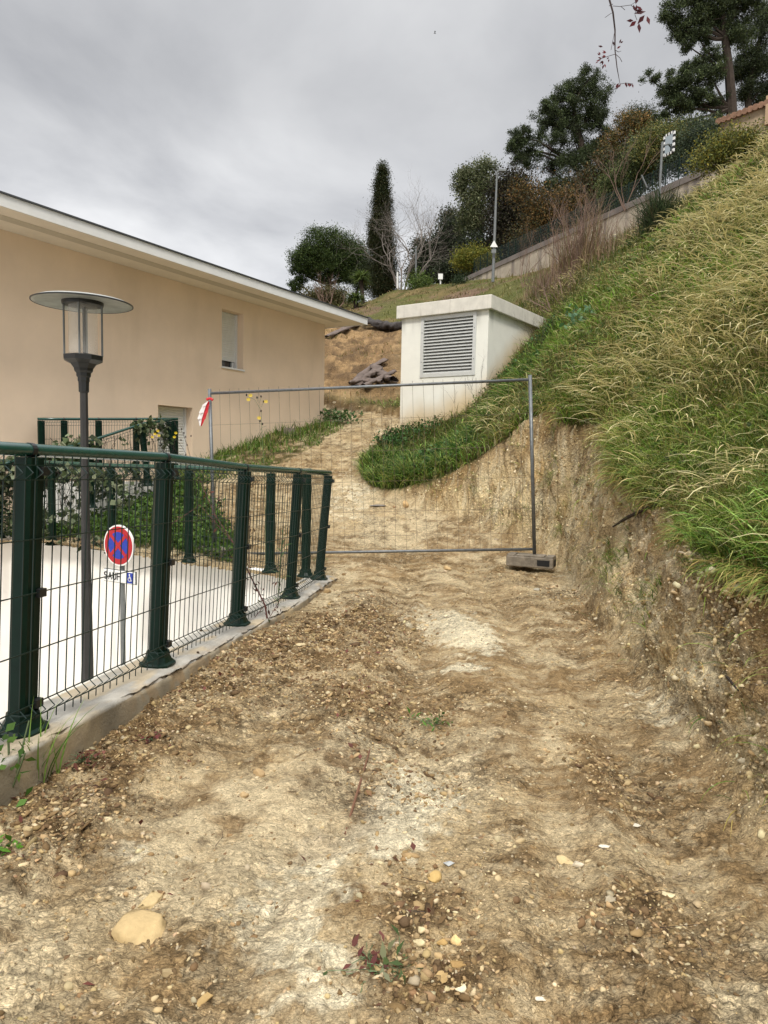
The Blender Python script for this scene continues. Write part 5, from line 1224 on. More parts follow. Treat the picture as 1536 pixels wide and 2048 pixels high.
rt_ = MB(); rt_.tube([hit(1228, 1058)+np.array([-.01, 0, .02]), hit(1262, 1040)+np.array([-.04, -.02, .02]), hit(1300, 1018)+np.array([-.03, -.02, .01]), hit(1318, 1008)], [.008, .016, .014, .006], k=6)
tag(rt_.build('root', M['bark']), 'broken brown root poking out of the bank below the hanging grass', 'root')
rt_ = MB(); rt_.tube([hit(1452, 1352)+np.array([-.0, 0, .0]), hit(1470, 1358)+np.array([-.04, -.02, .01]), hit(1486, 1378)+np.array([-.03, -.02, 0])], [.004, .007, .004], k=5)
tag(rt_.build('root', M['bark']), 'short dark root stub low on the near end of the bank', 'root')

# ------------------------------------------------------------------ single plants
def tuft(name, base, n, L, W, cols, label, cat, spread=.05, th=(0., .5), th1=(.6, 1.6), azs=None, group=None):
    Q = base+rng.normal(0, spread, (n, 3))*np.array([1, 1, .1]); az = rng.uniform(0, 6.28, n) if azs is None else rng.normal(azs, .6, n)
    o = blades(name, Q, rng.uniform(L*.45, L, n), np.full(n, W), az, rng.uniform(*th, n), rng.uniform(*th1, n), pal(n, cols, .15), prof=[.8, 1, .9, .6, .3, .05]); tag(o, label, cat, group); return o
b0 = hit(80, 1560)
tuft('grass_tuft', b0, 26, .36, .008, [(96, 128, 50), (116, 144, 64), (74, 104, 38)], 'tall green grass tuft against the kerb at the left edge, right of the leafy weed', 'grass', .035, (.0, .35), (.2, 1.5))
b0 = hit(20, 1590)
e = empty('leafy_weed', tuple(b0), 'broad leaved green weed at the left edge below the kerb', 'weed')
m = MB(); 
for i in range(5): m.tube([b0, b0+np.array([random.uniform(-.05, .08), random.uniform(-.05, .05), random.uniform(.08, .28)])], .003, k=4)
m.build('stem', M['stemgreen'], e)
Q = b0+np.stack([rng.uniform(-.10, .08, 46), rng.uniform(-.06, .06, 46), rng.uniform(.0, .22, 46)], 1)
leaves('leaves', Q, rng.uniform(.025, .05, 46), pal(46, [(84, 118, 48), (104, 136, 60), (64, 94, 38)]), parent=e, asp=.6)
for k_, (px, py, r_, cols, lb) in enumerate(((868, 1450, .10, [(88, 124, 50), (70, 104, 44)], 'small flat green weed in the middle of the track'), (800, 1946, .10, [(84, 100, 58), (70, 88, 48), (120, 124, 92)], 'wilted dark green weed clump at the bottom of the track'), (168, 1522, .10, [(104, 62, 54), (128, 84, 70)], 'low reddish leaved seedling beside the kerb'), (735, 1918, .05, [(110, 66, 58), (96, 54, 48)], 'pair of dead maroon leaves left of the wilted weed clump'), (5, 1700, .05, [(86, 130, 40)], 'bright green seedling at the left edge of the track'), (640, 870+250, .08, [(70, 110, 50)], 'green sprig behind the last post of the near fence'), (300, 1480, .04, [(110, 60, 56)], 'tiny reddish seedling near the kerb'))):
    b0 = hit(px, py)
    if b0 is None: continue
    n = int(14+160*r_); Q = b0+np.stack([rng.normal(0, r_*.5, n), rng.normal(0, r_*.45, n), np.abs(rng.normal(0, r_*.16, n))+.004], 1)
    e = empty('weed', tuple(b0), lb, 'weed'); leaves('leaves', Q, rng.uniform(.025, .05, n), pal(n, cols, .12), parent=e, up=1.5, asp=.4)
    m = MB(); 
    for q in Q: m.tube([b0-UP*.004, b0*.5+q*.5+UP*.006, q], .0012, k=3, cap=False)
    m.build('stems', M['stemgreen'], e)
def stemplant(name, pts, r, m_, label, cat, leafs=None, flowers=None, extra=None, group=None):
    e = empty(name, tuple(pts[0]), label, cat, group); mb = MB(); mb.tube(pts, [r*(1-.7*i/(len(pts)-1)) for i in range(len(pts))], k=5)
    for q in (extra or []): mb.tube(q, r*.4, k=4)
    mb.build('stem', m_, e)
    if leafs is not None: leaves('leaves', leafs[0], leafs[1], leafs[2], parent=e, asp=leafs[3])
    if flowers is not None:
        for f in flowers[0]:
            m_f = MB(); 
            for k in range(9):
                a = 2*math.pi*k/9; m_f.tri(f, f+np.array([math.cos(a)*.022, -.006, math.sin(a)*.018]), f+np.array([math.cos(a+.5)*.022, -.006, math.sin(a+.5)*.018]))
            m_f.build('flower', M['yellow'], e)
        for f in flowers[1]: MB().lathe(f, [(.001, -.014), (.008, -.006), (.009, .004), (.003, .014)], k=6).build('seed_head', M['seedhead'], e)
    return e
Yp = 5.1
B = P(545, 1300, Yp); B[2] = min(B[2], .3)
path_ = [P(545, 1300, Yp), P(530, 1210, Yp), P(500, 1150, Yp), P(470, 1090, Yp), P(430, 1030, Yp+.05), P(400, 960, Yp+.1)]
lf = []
for i in range(len(path_)-1):
    for t in np.linspace(0, 1, 14): lf.append(path_[i]*(1-t)+path_[i+1]*t+rng.normal(0, .035, 3))
for (px, py) in ((520, 1290), (505, 1265), (530, 1240), (500, 1060), (495, 1080), (490, 1040), (480, 1140), (520, 1185), (550, 1220), (480, 1180), (470, 1205), (548, 1165), (495, 985), (500, 960), (430, 1000)):
    for _ in range(5): lf.append(P(px, py, Yp)+rng.normal(0, .022, 3))
lf = np.array(lf); n = len(lf)
stemplant('red_leaved_shrub', path_, .0075, M['stemred'], 'leaning thin shrub with dark red leaves growing in front of the green fence', 'shrub', (lf, rng.uniform(.022, .055, n), pal(n, [(78, 50, 44), (60, 40, 34), (98, 62, 52), (70, 74, 44)], .15), .35),
          extra=[[P(500, 1150, Yp), P(498, 1090, Yp), P(500, 1040, Yp), P(490, 960, Yp), P(484, 935, Yp)], [P(530, 1210, Yp), P(505, 1240, Yp), P(500, 1270, Yp)], [P(536, 1240, Yp), P(560, 1200, Yp)], [P(470, 1090, Yp), P(400, 1010, Yp), P(340, 1050, Yp)]])
Yp = 5.6; path_ = [P(556, 1268, Yp), P(556, 1200, Yp), P(560, 1130, Yp), P(566, 1060, Yp)]
e = empty('willowy_weed', tuple(path_[0]), 'green narrow leaved weed between the third and fourth posts of the near fence', 'weed')
MB().tube(path_, .004, k=5).build('stem', M['stemgreen'], e)
Q = np.array([path_[0]*(1-t)+path_[-1]*t for t in np.linspace(.1, 1, 26)]); n = 26
blades('leaves', Q, rng.uniform(.07, .15, n), np.full(n, .012), rng.uniform(0, 6.28, n), rng.uniform(.4, .9, n), rng.uniform(1.4, 2.4, n), pal(n, [(96, 124, 74), (74, 104, 54)]), prof=[.4, 1, .9, .5, .05], parent=e)
Yp = 7.6; top = [P(528, 930, Yp), P(524, 870, Yp), P(522, 820, Yp), P(510, 800, Yp), P(497, 793, Yp)]
stemplant('yellow_flower_stalk', [P(531, 1150, Yp), P(531, 1040, Yp)]+top, .004, M['stemgreen'], 'tall thin stalk with small yellow flowers rising above the fence rail', 'flower',
          None, ([P(501, 791, Yp), P(497, 799, Yp), P(532, 803, Yp), P(518, 836, Yp)], [P(514, 795, Yp), P(522, 793, Yp), P(522, 822, Yp), P(520, 842, Yp), P(493, 790, Yp), P(527, 803, Yp), P(525, 848, Yp)]),
          extra=[[P(522, 815, Yp), P(528, 802, Yp), P(532, 800, Yp)], [P(522, 850, Yp), P(516, 838, Yp)], [P(523, 855, Yp), P(533, 852, Yp)], [P(515, 803, Yp), P(516, 794, Yp)], [P(518, 806, Yp), P(523, 794, Yp)]])
Yp = 9.6
stemplant('yellow_flower_stalk', [P(395, 1060, Yp), P(393, 980, Yp), P(384, 930, Yp), P(365, 895, Yp), P(350, 875, Yp)], .005, M['twig'], 'branching stalk with yellow flowers in front of the garage shutter', 'flower',
          None, ([P(352, 866, Yp), P(349, 874, Yp), P(316, 862, Yp), P(310, 868, Yp), P(305, 874, Yp), P(318, 871, Yp)], [P(363, 858, Yp), P(368, 866, Yp), P(371, 874, Yp), P(382, 872, Yp), P(362, 880, Yp), P(374, 890, Yp), P(371, 910, Yp)]),
          extra=[[P(393, 960, Yp), P(375, 890, Yp), P(362, 860, Yp)], [P(393, 960, Yp), P(376, 900, Yp), P(366, 864, Yp)], [P(384, 930, Yp), P(340, 890, Yp), P(310, 866, Yp)]])
# ivy on the sloping fence and the far ramp fence
def ivy(name, A, B, zlo, zhi, n, label, thick=.05, gap=.42, sz=(.05, .11)):
    u = rng.random(n*3); A = np.array(A); B = np.array(B); h = rng.random(n*3)**.7
    base = A[None]*(1-u[:, None])+B[None]*u[:, None]; lo = zlo(u); hi = zhi(u)
    p = base.copy(); p[:, 2] = base[:, 2]+lo+(hi-lo)*h; p[:, :2] += rng.normal(0, thick, (n*3, 2)); 
    k = fbm(u*9, h*3, 5, 3) > gap; p = p[k][:n]; n = len(p)
    e = empty(name, tuple(A), label, 'ivy')
    leaves('leaves', p, rng.uniform(*sz, n), pal(n, [(78, 92, 60), (98, 112, 78), (60, 76, 44), (124, 134, 104), (48, 60, 34), (140, 148, 120)], .15), parent=e, up=.2, asp=.85)
    m = MB()
    for i in range(26):
        u0 = random.random(); q = A*(1-u0)+B*u0; pts_ = [q+UP*(float(zlo(np.array([u0]))[0]))]
        for j in range(6): pts_.append(pts_[-1]+np.array([random.uniform(-.12, .12), 0, (float(zhi(np.array([u0]))[0])-float(zlo(np.array([u0]))[0]))/6.3]))
        m.tube(pts_, .004, k=3, cap=False)
    m.build('stems', M['twig'], e); return e
c0, c1 = np.array(w4[0]), np.array(w4[3]); 
ivy('ivy', c0, c1, lambda u: -1.0+0*u, lambda u: .03+.06*np.sin(u*9)+0*u, 1300, 'ivy climbing all over the sloping mesh fence left of the garage shutter', gap=.5)
c0, c1 = np.array(w4[2]), np.array(w4[4]); ivy('ivy', c0, c1, lambda u: -.5+0*u, lambda u: .08+.05*np.sin(u*14), 520, 'thick ivy crown on top of the sloping fence at the left edge', .10, gap=.3, sz=(.07, .14))
ivy('ivy', (-3.2, 8.62, .25), (-6.3, 10.4, .25), lambda u: 0*u, lambda u: 1.0+0*u, 1100, 'ivy climbing the left part of the far ramp fence', .05, gap=.5)

# ------------------------------------------------------------------ trees
def limb(m, a, b, ra, rb, k=5, wob=.08, seg_=5):
    L = np.linalg.norm(b-a); pts_ = [a*(1-t)+b*t+(rng.normal(0, wob*L*.35, 3) if 0 < t < 1 else 0)+UP*(-.06*L*math.sin(math.pi*t)) for t in np.linspace(0, 1, seg_)]
    m.tube(pts_, [ra*(1-t)+rb*t for t in np.linspace(0, 1, seg_)], k=k, cap=False); return pts_
def tree(name, label, cat, Y, trunk, tr, lobes, nleaf, size, cols, group=None, dens_=1., cl=.16, asp=.5, up=.3, bark='bark', needle=False, flatz=.8, gap=.0, twigs=True, jit=.2):
    tp = [P(a, b, Y) for a, b in trunk]; tp[0] = tp[0]-UP*.6
    e = empty(name, tuple(tp[0]), label, cat, group); m = MB()
    m.tube(tp, [tr*(1-.75*i/(len(tp)-1)) for i in range(len(tp))], k=8)
    area = sum(l[2]*l[3] for l in lobes); CC = []; SZ = []; CL = []
    for l in lobes:
        dz = l[4] if len(l) > 4 else 0
        c_ = P(l[0], l[1], Y+dz); rx = l[2]/FPX*Y; rz_ = l[3]/FPX*Y; ry = (rx+rz_)*.5
        # limb to the lobe from the closest lower point of the trunk
        j = min(range(1, len(tp)), key=lambda q: np.linalg.norm(tp[q]-c_)+max(0, tp[q][2]-c_[2])*2)
        a = tp[j]*.7+tp[j-1]*.3
        if twigs: limb(m, a, c_, tr*.35, tr*.08)
        nc = max(6, int(dens_*70*(l[2]*l[3]/area)*len(lobes)/max(len(lobes), 1)**.0*1.0)) if False else max(8, int(dens_*260*l[2]*l[3]/area))
        v = rng.normal(0, 1, (nc, 3)); v /= np.linalg.norm(v, axis=1)[:, None]; r_ = rng.random(nc)**.42
        cc = c_+v*r_[:, None]*np.array([rx, ry, rz_])
        if gap: cc = cc[fbm(cc[:, 0]*1.4/rx, cc[:, 1]*1.4/rx, cc[:, 2]*2/rx, 2) > gap]
        if twigs:
            for q in cc[:max(3, len(cc)//5)]: limb(m, c_+(q-c_)*.1, q, tr*.09, tr*.02, k=3, seg_=4)
        CC.append(cc); SZ.append(np.full(len(cc), min(rx, rz_)*cl*.85+cl*.4))
    CC = np.vstack(CC); SZ = np.concatenate(SZ); nc = len(CC); per = max(4, int(2.3*nleaf)//nc)
    br = np.exp(rng.normal(0, jit, nc))
    off_ = rng.normal(0, 1, (nc, per, 3))*SZ[:, None, None]*np.array([1, 1, flatz])
    pp = (CC[:, None]+off_).reshape(-1, 3); c_ = pal(nc*per, cols, .14)*np.repeat(br, per)[:, None]
    m.build('trunk', M[bark], e)
    if needle: leaves('crown', pp, rng.uniform(size*.6, size*1.2, len(pp)), c_, parent=e, up=up, asp=asp*.6)
    else: leaves('crown', pp, rng.uniform(size*.6, size*1.2, len(pp)), c_, parent=e, up=up, asp=asp)
    return e
DK = [(46, 56, 34), (58, 68, 40), (38, 46, 28), (72, 80, 50)]
PN = [(58, 68, 42), (70, 82, 50), (46, 56, 36), (86, 96, 62)]
OK_ = [(52, 62, 40), (40, 48, 32), (66, 74, 52), (34, 40, 28)]
GT = 'trees on the hilltop'
tree('umbrella_pine', 'round dark umbrella pine behind the end of the house roof', 'pine', 50, [(652, 640), (655, 590), (658, 560), (660, 520)], .35,
     [(655, 492, 56, 34), (608, 518, 32, 28), (702, 512, 36, 36), (655, 528, 70, 28), (690, 548, 38, 20), (605, 545, 24, 16), (598, 566, 20, 10), (718, 545, 24, 30), (640, 556, 20, 10), (588, 577, 16, 6)], 30000, .15, [(54, 72, 32), (66, 84, 38), (42, 56, 26), (82, 96, 48)], GT, 3.2, .15, needle=True, jit=.15)
tree('low_pine', 'loose pine foliage low between the round pine and the cypress', 'pine', 49, [(690, 630), (700, 590)], .2, [(728, 560, 22, 26), (740, 530, 14, 20), (668, 590, 30, 10)], 3200, .16, DK, GT, .8, .3, needle=True)
# cypress
cy = []
tree('cypress', 'tall narrow dark cypress standing behind the bare trees', 'cypress', 41.5, [(766, 600), (766, 450), (766, 330)], .25,
     [(765, 338, 4, 12), (765, 355, 7, 18), (764, 380, 9, 22), (764, 400, 10, 24), (764, 420, 12, 24), (763, 445, 13, 26), (763, 470, 16, 26), (766, 500, 17, 28), (767, 530, 18, 28), (768, 558, 19, 26), (766, 582, 19, 22), (748, 455, 4, 16), (747, 480, 6, 20)], 42000, .12, [(50, 60, 34), (64, 72, 42), (40, 48, 28), (78, 74, 48)], GT, 4.0, .30, up=1.5, twigs=False, needle=True, jit=.1)
def bare_tree(name, label, Y, base, tips, r0, m_='barebark', group=None, depth=5, spread=.55, n1=2, cat='tree', shrink=.74):
    e = empty(name, tuple(P(*base, Y)), label, cat, group); tw_ = MB(); tk = MB()
    root = P(*base, Y)-UP*.4
    def grow(p, d_, L, r, k, mb):
        pts_ = [p]; dd_ = d_.copy()
        for i in range(4):
            dd_ = dd_+rng.normal(0, .13, 3)+UP*.05; dd_ /= np.linalg.norm(dd_); pts_.append(pts_[-1]+dd_*L/4)
        mb.tube(pts_, [r*(1-.45*i/4) for i in range(5)], k=5 if k > 2 else 3, cap=False)
        if k == 0: return
        for _ in range(n1+(random.random() < .6)):
            nd = dd_+rng.normal(0, spread, 3); nd[2] += .12; nd /= np.linalg.norm(nd); grow(pts_[random.choice([2, 3, 4])] if _ else pts_[-1], nd, L*random.uniform(shrink-.1, shrink+.1), r*.55, k-1, tw_)
    for (tx, ty, frac) in tips:
        q = P(tx, ty, Y); v = q-root; L = np.linalg.norm(v); v /= L; grow(root, v, L*frac, r0, depth, tk)
    tk.build('trunk', M[m_], e); tw_.build('branches', M[m_], e); return e
bare_tree('bare_tree', 'leafless pale grey tree in front of the cypress, leaning left', 40, (803, 580), [(782, 440, .40), (735, 420, .40), (760, 470, .5)], .055, group='leafless trees at the hilltop', depth=6, spread=.6)
bare_tree('bare_tree', 'leafless pale grey tree just right of the cypress', 39.5, (808, 580), [(850, 400, .40), (832, 430, .46), (870, 430, .42)], .055, group='leafless trees at the hilltop', depth=6, spread=.5)
bare_tree('bare_shrub', 'brownish leafless shrub beside the yuccas behind the roof tip', 38, (650, 625), [(630, 585, .5), (650, 575, .5), (672, 580, .5), (690, 590, .5)], .04, 'redtwig', depth=4, spread=.4, cat='shrub')
tree('shrub', 'olive brown shrub low behind the roof edge', 'shrub', 44, [(650, 620), (650, 600)], .08, [(630, 592, 26, 14), (655, 590, 30, 18), (680, 598, 20, 16)], 2600, .12, [(88, 86, 50), (70, 74, 42), (104, 92, 62)], None, .8, .3)
def yucca(px, py, Y, label, trunkpx, L=.7):
    q = P(px, py, Y); b = P(trunkpx[0], trunkpx[1], Y); e = empty('yucca', tuple(b), label, 'yucca', 'yuccas behind the house')
    MB().tube([b-UP*.3, q], .11, k=7).build('trunk', M['bark'], e); n = 260
    blades('leaves', np.repeat(q[None], n, 0)+rng.normal(0, .06, (n, 3)), rng.uniform(L*.7, L, n), np.full(n, .055), rng.uniform(0, 6.28, n), np.arccos(rng.uniform(-.5, 1, n)), rng.uniform(1.2, 2.8, n), pal(n, [(110, 124, 66), (84, 102, 52), (64, 84, 40)], .15), parent=e, prof=[.8, 1, .8, .5, .05])
yucca(722, 556, 38, 'yucca with a spiky head raised on a trunk, left of the cypress', (727, 605), .75); yucca(711, 598, 36, 'low yucca rosette of arching leaves at the top of the dug slope', (712, 618), .75)
tree('small_bush', 'compact green bush on the ridge right of the bare trees', 'bush', 37.5, [(838, 585), (838, 570)], .05, [(838, 568, 15, 15)], 1800, .09, [(84, 104, 48), (66, 86, 38), (104, 120, 60)], None, .3, .4)
tree('small_bush', 'tiny dark conifer bush at the left end of the road wall', 'bush', 35.5, [(921, 578), (921, 566)], .04, [(921, 568, 6, 11), (921, 560, 3, 6)], 700, .08, [(60, 76, 50), (48, 62, 40)], None, .2, .4, up=1)
# dark oak masses
tree('holm_oak', 'dark bushy holm oak low on the ridge left of the tall street lamp', 'oak', 46, [(880, 575), (880, 530)], .25, [(862, 520, 30, 34), (893, 500, 36, 36), (880, 545, 44, 26), (925, 530, 34, 34), (905, 470, 24, 24)], 13000, .17, OK_, GT, 1.3, .28, jit=.3)
tree('holm_oak', 'second dark oak behind, with ragged crown beside the slim pole', 'oak', 52, [(860, 570), (860, 540)], .2, [(842, 500, 14, 22), (848, 540, 22, 26), (830, 548, 14, 20), (900, 440, 18, 20)], 4200, .17, OK_+[(80, 74, 50)], GT, .8, .3, jit=.3)
tree('slender_tree', 'slender tree with pale stems and grey green leaves left of the tall street lamp', 'tree', 44, [(975, 520), (965, 470), (955, 420), (948, 380)], .10,
     [(948, 345, 26, 26), (925, 365, 16, 26), (965, 375, 28, 26), (935, 405, 22, 26), (960, 425, 30, 28), (975, 335, 20, 20), (945, 450, 26, 22), (930, 440, 16, 20)], 9000, .14, [(84, 92, 60), (104, 110, 76), (66, 76, 46), (120, 122, 90)], GT, 1.6, .24, gap=.42, bark='barebark', jit=.25)
tree('yellow_bush', 'yellow green rounded bush behind the retaining wall by the tall street lamp', 'bush', 38.5, [(945, 545), (945, 525)], .08, [(945, 515, 32, 17), (925, 522, 18, 12), (968, 518, 20, 14)], 5200, .10, [(120, 118, 46), (104, 108, 44), (84, 96, 38), (140, 132, 56)], None, .8, .3)
tree('dark_tree', 'dark purplish brown tree right of the tall street lamp', 'tree', 42, [(1030, 530), (1032, 460), (1030, 400)], .2,
     [(1020, 370, 34, 30), (1045, 400, 36, 36), (1010, 430, 34, 34), (1050, 450, 40, 34), (1020, 480, 40, 30), (1000, 400, 20, 26), (1000, 500, 30, 24)], 14000, .15, [(50, 46, 36), (62, 54, 42), (40, 36, 30), (60, 62, 40)], GT, 1.6, .28, jit=.3)
tree('autumn_shrub', 'orange brown autumn shrub behind the red twigs', 'shrub', 36, [(1090, 490), (1095, 440)], .08, [(1085, 410, 34, 34), (1110, 440, 30, 28), (1075, 450, 26, 24), (1130, 400, 30, 20), (1040, 380, 24, 20)], 4500, .12, [(112, 88, 50), (92, 74, 44), (82, 80, 46), (128, 98, 54), (60, 58, 38), (52, 52, 34)], GT, 1.2, .35, gap=.42)
tree('large_pine', 'large dark pine with a layered crown left of the autumn tree', 'pine', 45, [(1195, 430), (1185, 360), (1165, 300), (1150, 240), (1145, 190)], .35,
     [(1180, 155, 28, 20), (1150, 185, 44, 24), (1195, 190, 30, 30), (1105, 205, 34, 20), (1140, 225, 56, 24), (1100, 245, 44, 24), (1180, 235, 46, 26), (1210, 260, 34, 26), (1095, 290, 46, 26), (1150, 285, 52, 28), (1050, 310, 30, 26), (1040, 275, 26, 18), (1090, 335, 44, 26), (1150, 340, 50, 30), (1120, 375, 44, 24), (1190, 310, 40, 30), (1030, 290, 18, 26), (1190, 370, 34, 30)], 40000, .14, PN, GT, 3.2, .13, needle=True, gap=.40, jit=.22)
tree('autumn_tree', 'yellow orange autumn tree between the two large pines', 'tree', 43, [(1240, 400), (1245, 330), (1255, 280)], .15, [(1250, 250, 24, 26), (1275, 275, 28, 24), (1240, 290, 30, 28), (1270, 310, 30, 26), (1225, 320, 26, 24), (1290, 240, 14, 18)], 6000, .13, [(140, 108, 62), (116, 94, 54), (96, 92, 52), (78, 74, 44), (66, 66, 40)], GT, 1.6, .24, gap=.46, jit=.25)
tree('round_pine', 'small round dark pine crown above the autumn tree', 'pine', 52, [(1285, 300), (1285, 250)], .15, [(1278, 238, 34, 20), (1300, 250, 20, 16), (1330, 262, 14, 6)], 4000, .15, DK, GT, .7, .3, needle=True)
tree('hedge_bush', 'dark green bush left of the road mirror', 'bush', 30, [(1245, 400), (1245, 370)], .08, [(1235, 375, 34, 30), (1265, 350, 36, 34), (1290, 320, 30, 26), (1220, 400, 22, 18), (1300, 350, 24, 20)], 9000, .10, [(66, 78, 44), (84, 94, 52), (52, 62, 36), (98, 104, 60)], GT, 1.2, .3, jit=.28)
tree('hedge_bush', 'green bush with yellowish sprays behind the road mirror', 'bush', 29, [(1320, 330), (1320, 300)], .08, [(1310, 285, 36, 24), (1350, 275, 30, 18), (1320, 310, 40, 24), (1360, 300, 30, 22)], 7500, .09, [(88, 98, 54), (72, 82, 46), (112, 112, 60), (130, 120, 66)], GT, 1.2, .3, jit=.28)
tree('hedge_bush', 'dark grey green bush right of the road mirror', 'bush', 28, [(1400, 330), (1400, 300)], .08, [(1385, 285, 40, 26), (1420, 268, 28, 18), (1360, 325, 36, 22), (1400, 310, 36, 24), (1430, 290, 24, 20), (1450, 300, 24, 18)], 9000, .08, [(62, 74, 54), (76, 88, 64), (50, 60, 44)], GT, 1.2, .3, jit=.25)
tree('tall_pine', 'tall pine with a bare trunk and wide ragged crown at the top right', 'pine', 34, [(1467, 250), (1462, 190), (1456, 120), (1448, 60), (1440, -20), (1436, -60)], .26,
     [(1340, 25, 24, 22), (1380, 10, 44, 26), (1360, 60, 30, 20), (1420, 40, 40, 30), (1400, 80, 30, 14), (1380, 95, 24, 10), (1470, 15, 50, 30), (1470, 70, 40, 24), (1300, 160, 22, 14), (1330, 185, 38, 20), (1375, 170, 36, 24), (1350, 215, 34, 18), (1400, 200, 40, 20), (1420, 150, 34, 22), (1390, 130, 24, 14), (1330, 240, 24, 12), (1440, 200, 26, 12), (1360, 150, 30, 14), (1420, -30, 70, 24), (1500, -10, 40, 24), (1430, 110, 26, 14), (1435, 232, 10, 16)], 40000, .12, PN, GT, 3.6, .12, needle=True, gap=.40, jit=.22)
tree('tall_pine', 'second pine with several leaning stems at the right edge', 'pine', 37, [(1500, 245), (1496, 190), (1510, 120), (1525, 60), (1540, 0)], .2,
     [(1520, 60, 30, 30), (1540, 110, 34, 26), (1505, 130, 34, 26), (1530, 160, 34, 24), (1500, 180, 26, 20), (1530, 200, 28, 18), (1545, 30, 30, 30), (1480, 145, 22, 16), (1560, 180, 30, 40), (1490, 110, 22, 14)], 17000, .12, DK, GT, 2, .16, needle=True, gap=.38, jit=.2)
tree('dark_thicket', 'dark thicket of mixed bushes behind the middle of the retaining wall', 'thicket', 39, [(1150, 480), (1150, 440)], .1, [(1110, 450, 40, 34), (1150, 420, 44, 40), (1190, 410, 40, 40), (1225, 390, 36, 40), (1170, 380, 40, 30), (1060, 480, 40, 26), (1250, 350, 30, 40), (1210, 340, 30, 30)], 15000, .14, [(52, 58, 38), (66, 66, 42), (44, 50, 34), (84, 78, 46), (96, 74, 42)], None, 1.6, .3, jit=.3)
tree('dark_thicket', 'dark thicket low behind the left end of the retaining wall and yellow bush', 'thicket', 43, [(980, 540), (980, 520)], .1, [(950, 495, 34, 24), (985, 500, 34, 26), (1020, 500, 34, 26), (915, 540, 24, 20), (1050, 480, 30, 20), (890, 545, 26, 18)], 9000, .14, OK_, None, 1.4, .3, jit=.3)
tree('hill_hedge', 'grey green hedge below the tall pine trunks', 'hedge', 31, [(1400, 280), (1400, 260)], .1, [(1330, 262, 24, 12), (1370, 262, 30, 16), (1410, 258, 30, 14), (1440, 262, 26, 16), (1290, 290, 24, 20)], 7000, .10, [(62, 74, 54), (84, 94, 60), (50, 60, 44), (104, 110, 66)], None, 1.2, .3, jit=.25)
# right-hand shrubs on the hill
bare_tree('red_twig_shrub', 'large leafless shrub of reddish brown twigs on the hillside below the road wall', 20.5, (1160, 575), [(1110, 440, .42), (1140, 420, .42), (1165, 410, .42), (1190, 430, .42), (1130, 470, .42), (1210, 460, .4), (1175, 450, .42), (1095, 480, .4)], .04, 'redtwig', depth=5, spread=.3, cat='shrub', n1=2)
bare_tree('red_twig_shrub', 'lower tangle of reddish twigs at the foot of the large leafless shrub', 18.5, (1120, 635), [(1090, 560, .5), (1115, 545, .5), (1140, 550, .5), (1160, 570, .5), (1075, 585, .5)], .03, 'redtwig', depth=4, spread=.4, cat='shrub')
bare_tree('red_twig_shrub', 'small leafless twigs in front of the stained wall', 26, (1050, 570), [(1030, 510, .5), (1050, 480, .5), (1070, 500, .5)], .02, 'redtwig', depth=4, spread=.35, cat='shrub')
for (px, py, Y_, n_, sx, L_, lb) in ((1150, 560, 20.5, 900, .75, 1.9, 'dense brown thicket of upright dry stems round the large leafless shrub'), (1085, 575, 22, 300, .5, .9, 'low brown dry stems left of the large leafless shrub'), (1230, 520, 19, 350, .7, .8, 'dry brown scrub right of the large leafless shrub')):
    b0 = P(px, py, Y_); Q = b0+np.stack([rng.normal(0, sx*.5, n_), rng.normal(0, .4, n_), np.zeros(n_)], 1); Q[:, 2] = HILL(Q[:, 0], Q[:, 1])-.02
    e = empty('dry_scrub', tuple(b0), lb, 'shrub'); cgx = pal(n_, [(132, 108, 88), (150, 124, 100), (108, 86, 70), (160, 142, 112), (112, 108, 68)], .15)
    blades('stems', Q, rng.uniform(.3, 1, n_)**1.3*L_, np.full(n_, .017), rng.uniform(0, 6.28, n_), rng.uniform(0, .45, n_), rng.uniform(.2, .95, n_), cgx, prof=[1, .8, .6, .2], parent=e)
bare_tree('bare_twigs', 'thin leafless whips rising against the dark bushes left of the mirror', 27, (1250, 400), [(1215, 300, .5), (1240, 330, .5), (1300, 280, .5), (1190, 330, .5)], .02, 'redtwig', depth=3, spread=.25, cat='shrub')
e = empty('broom_bush', tuple(P(1325, 450, 17)), 'dark green needle stemmed broom bush on the hillside below the mirror', 'shrub'); n = 1500
Q = P(1320, 455, 17)+rng.normal(0, .16, (n, 3)); blades('stems', Q, rng.uniform(.35, .95, n), np.full(n, .016), rng.uniform(0, 6.28, n), rng.uniform(.1, 1.2, n), rng.uniform(.4, 1.7, n), pal(n, [(62, 78, 52), (78, 92, 62), (48, 60, 42), (96, 92, 66)], .15), parent=e, prof=[1, .9, .7, .1])
tree('yellowing_bush', 'yellowing leafy bush at the top of the grass slope by the stone building', 'bush', 17, [(1450, 330), (1450, 310)], .05, [(1440, 300, 30, 20), (1480, 290, 30, 16), (1500, 300, 26, 20), (1420, 320, 20, 16)], 4500, .07, [(136, 126, 56), (112, 114, 54), (92, 100, 48), (84, 88, 48)], None, .9, .35, gap=.4)
e = empty('bluish_weed', tuple(hit(1170, 640)), 'bluish green leafy weed in the grass right of the kiosk roof', 'weed'); b0 = hit(1168, 650); n = 120
leaves('leaves', b0+np.stack([rng.normal(0, .18, n), rng.normal(0, .15, n), rng.uniform(0, .3, n)], 1), rng.uniform(.08, .15, n), pal(n, [(120, 150, 120), (96, 130, 96), (80, 116, 70)]), parent=e)
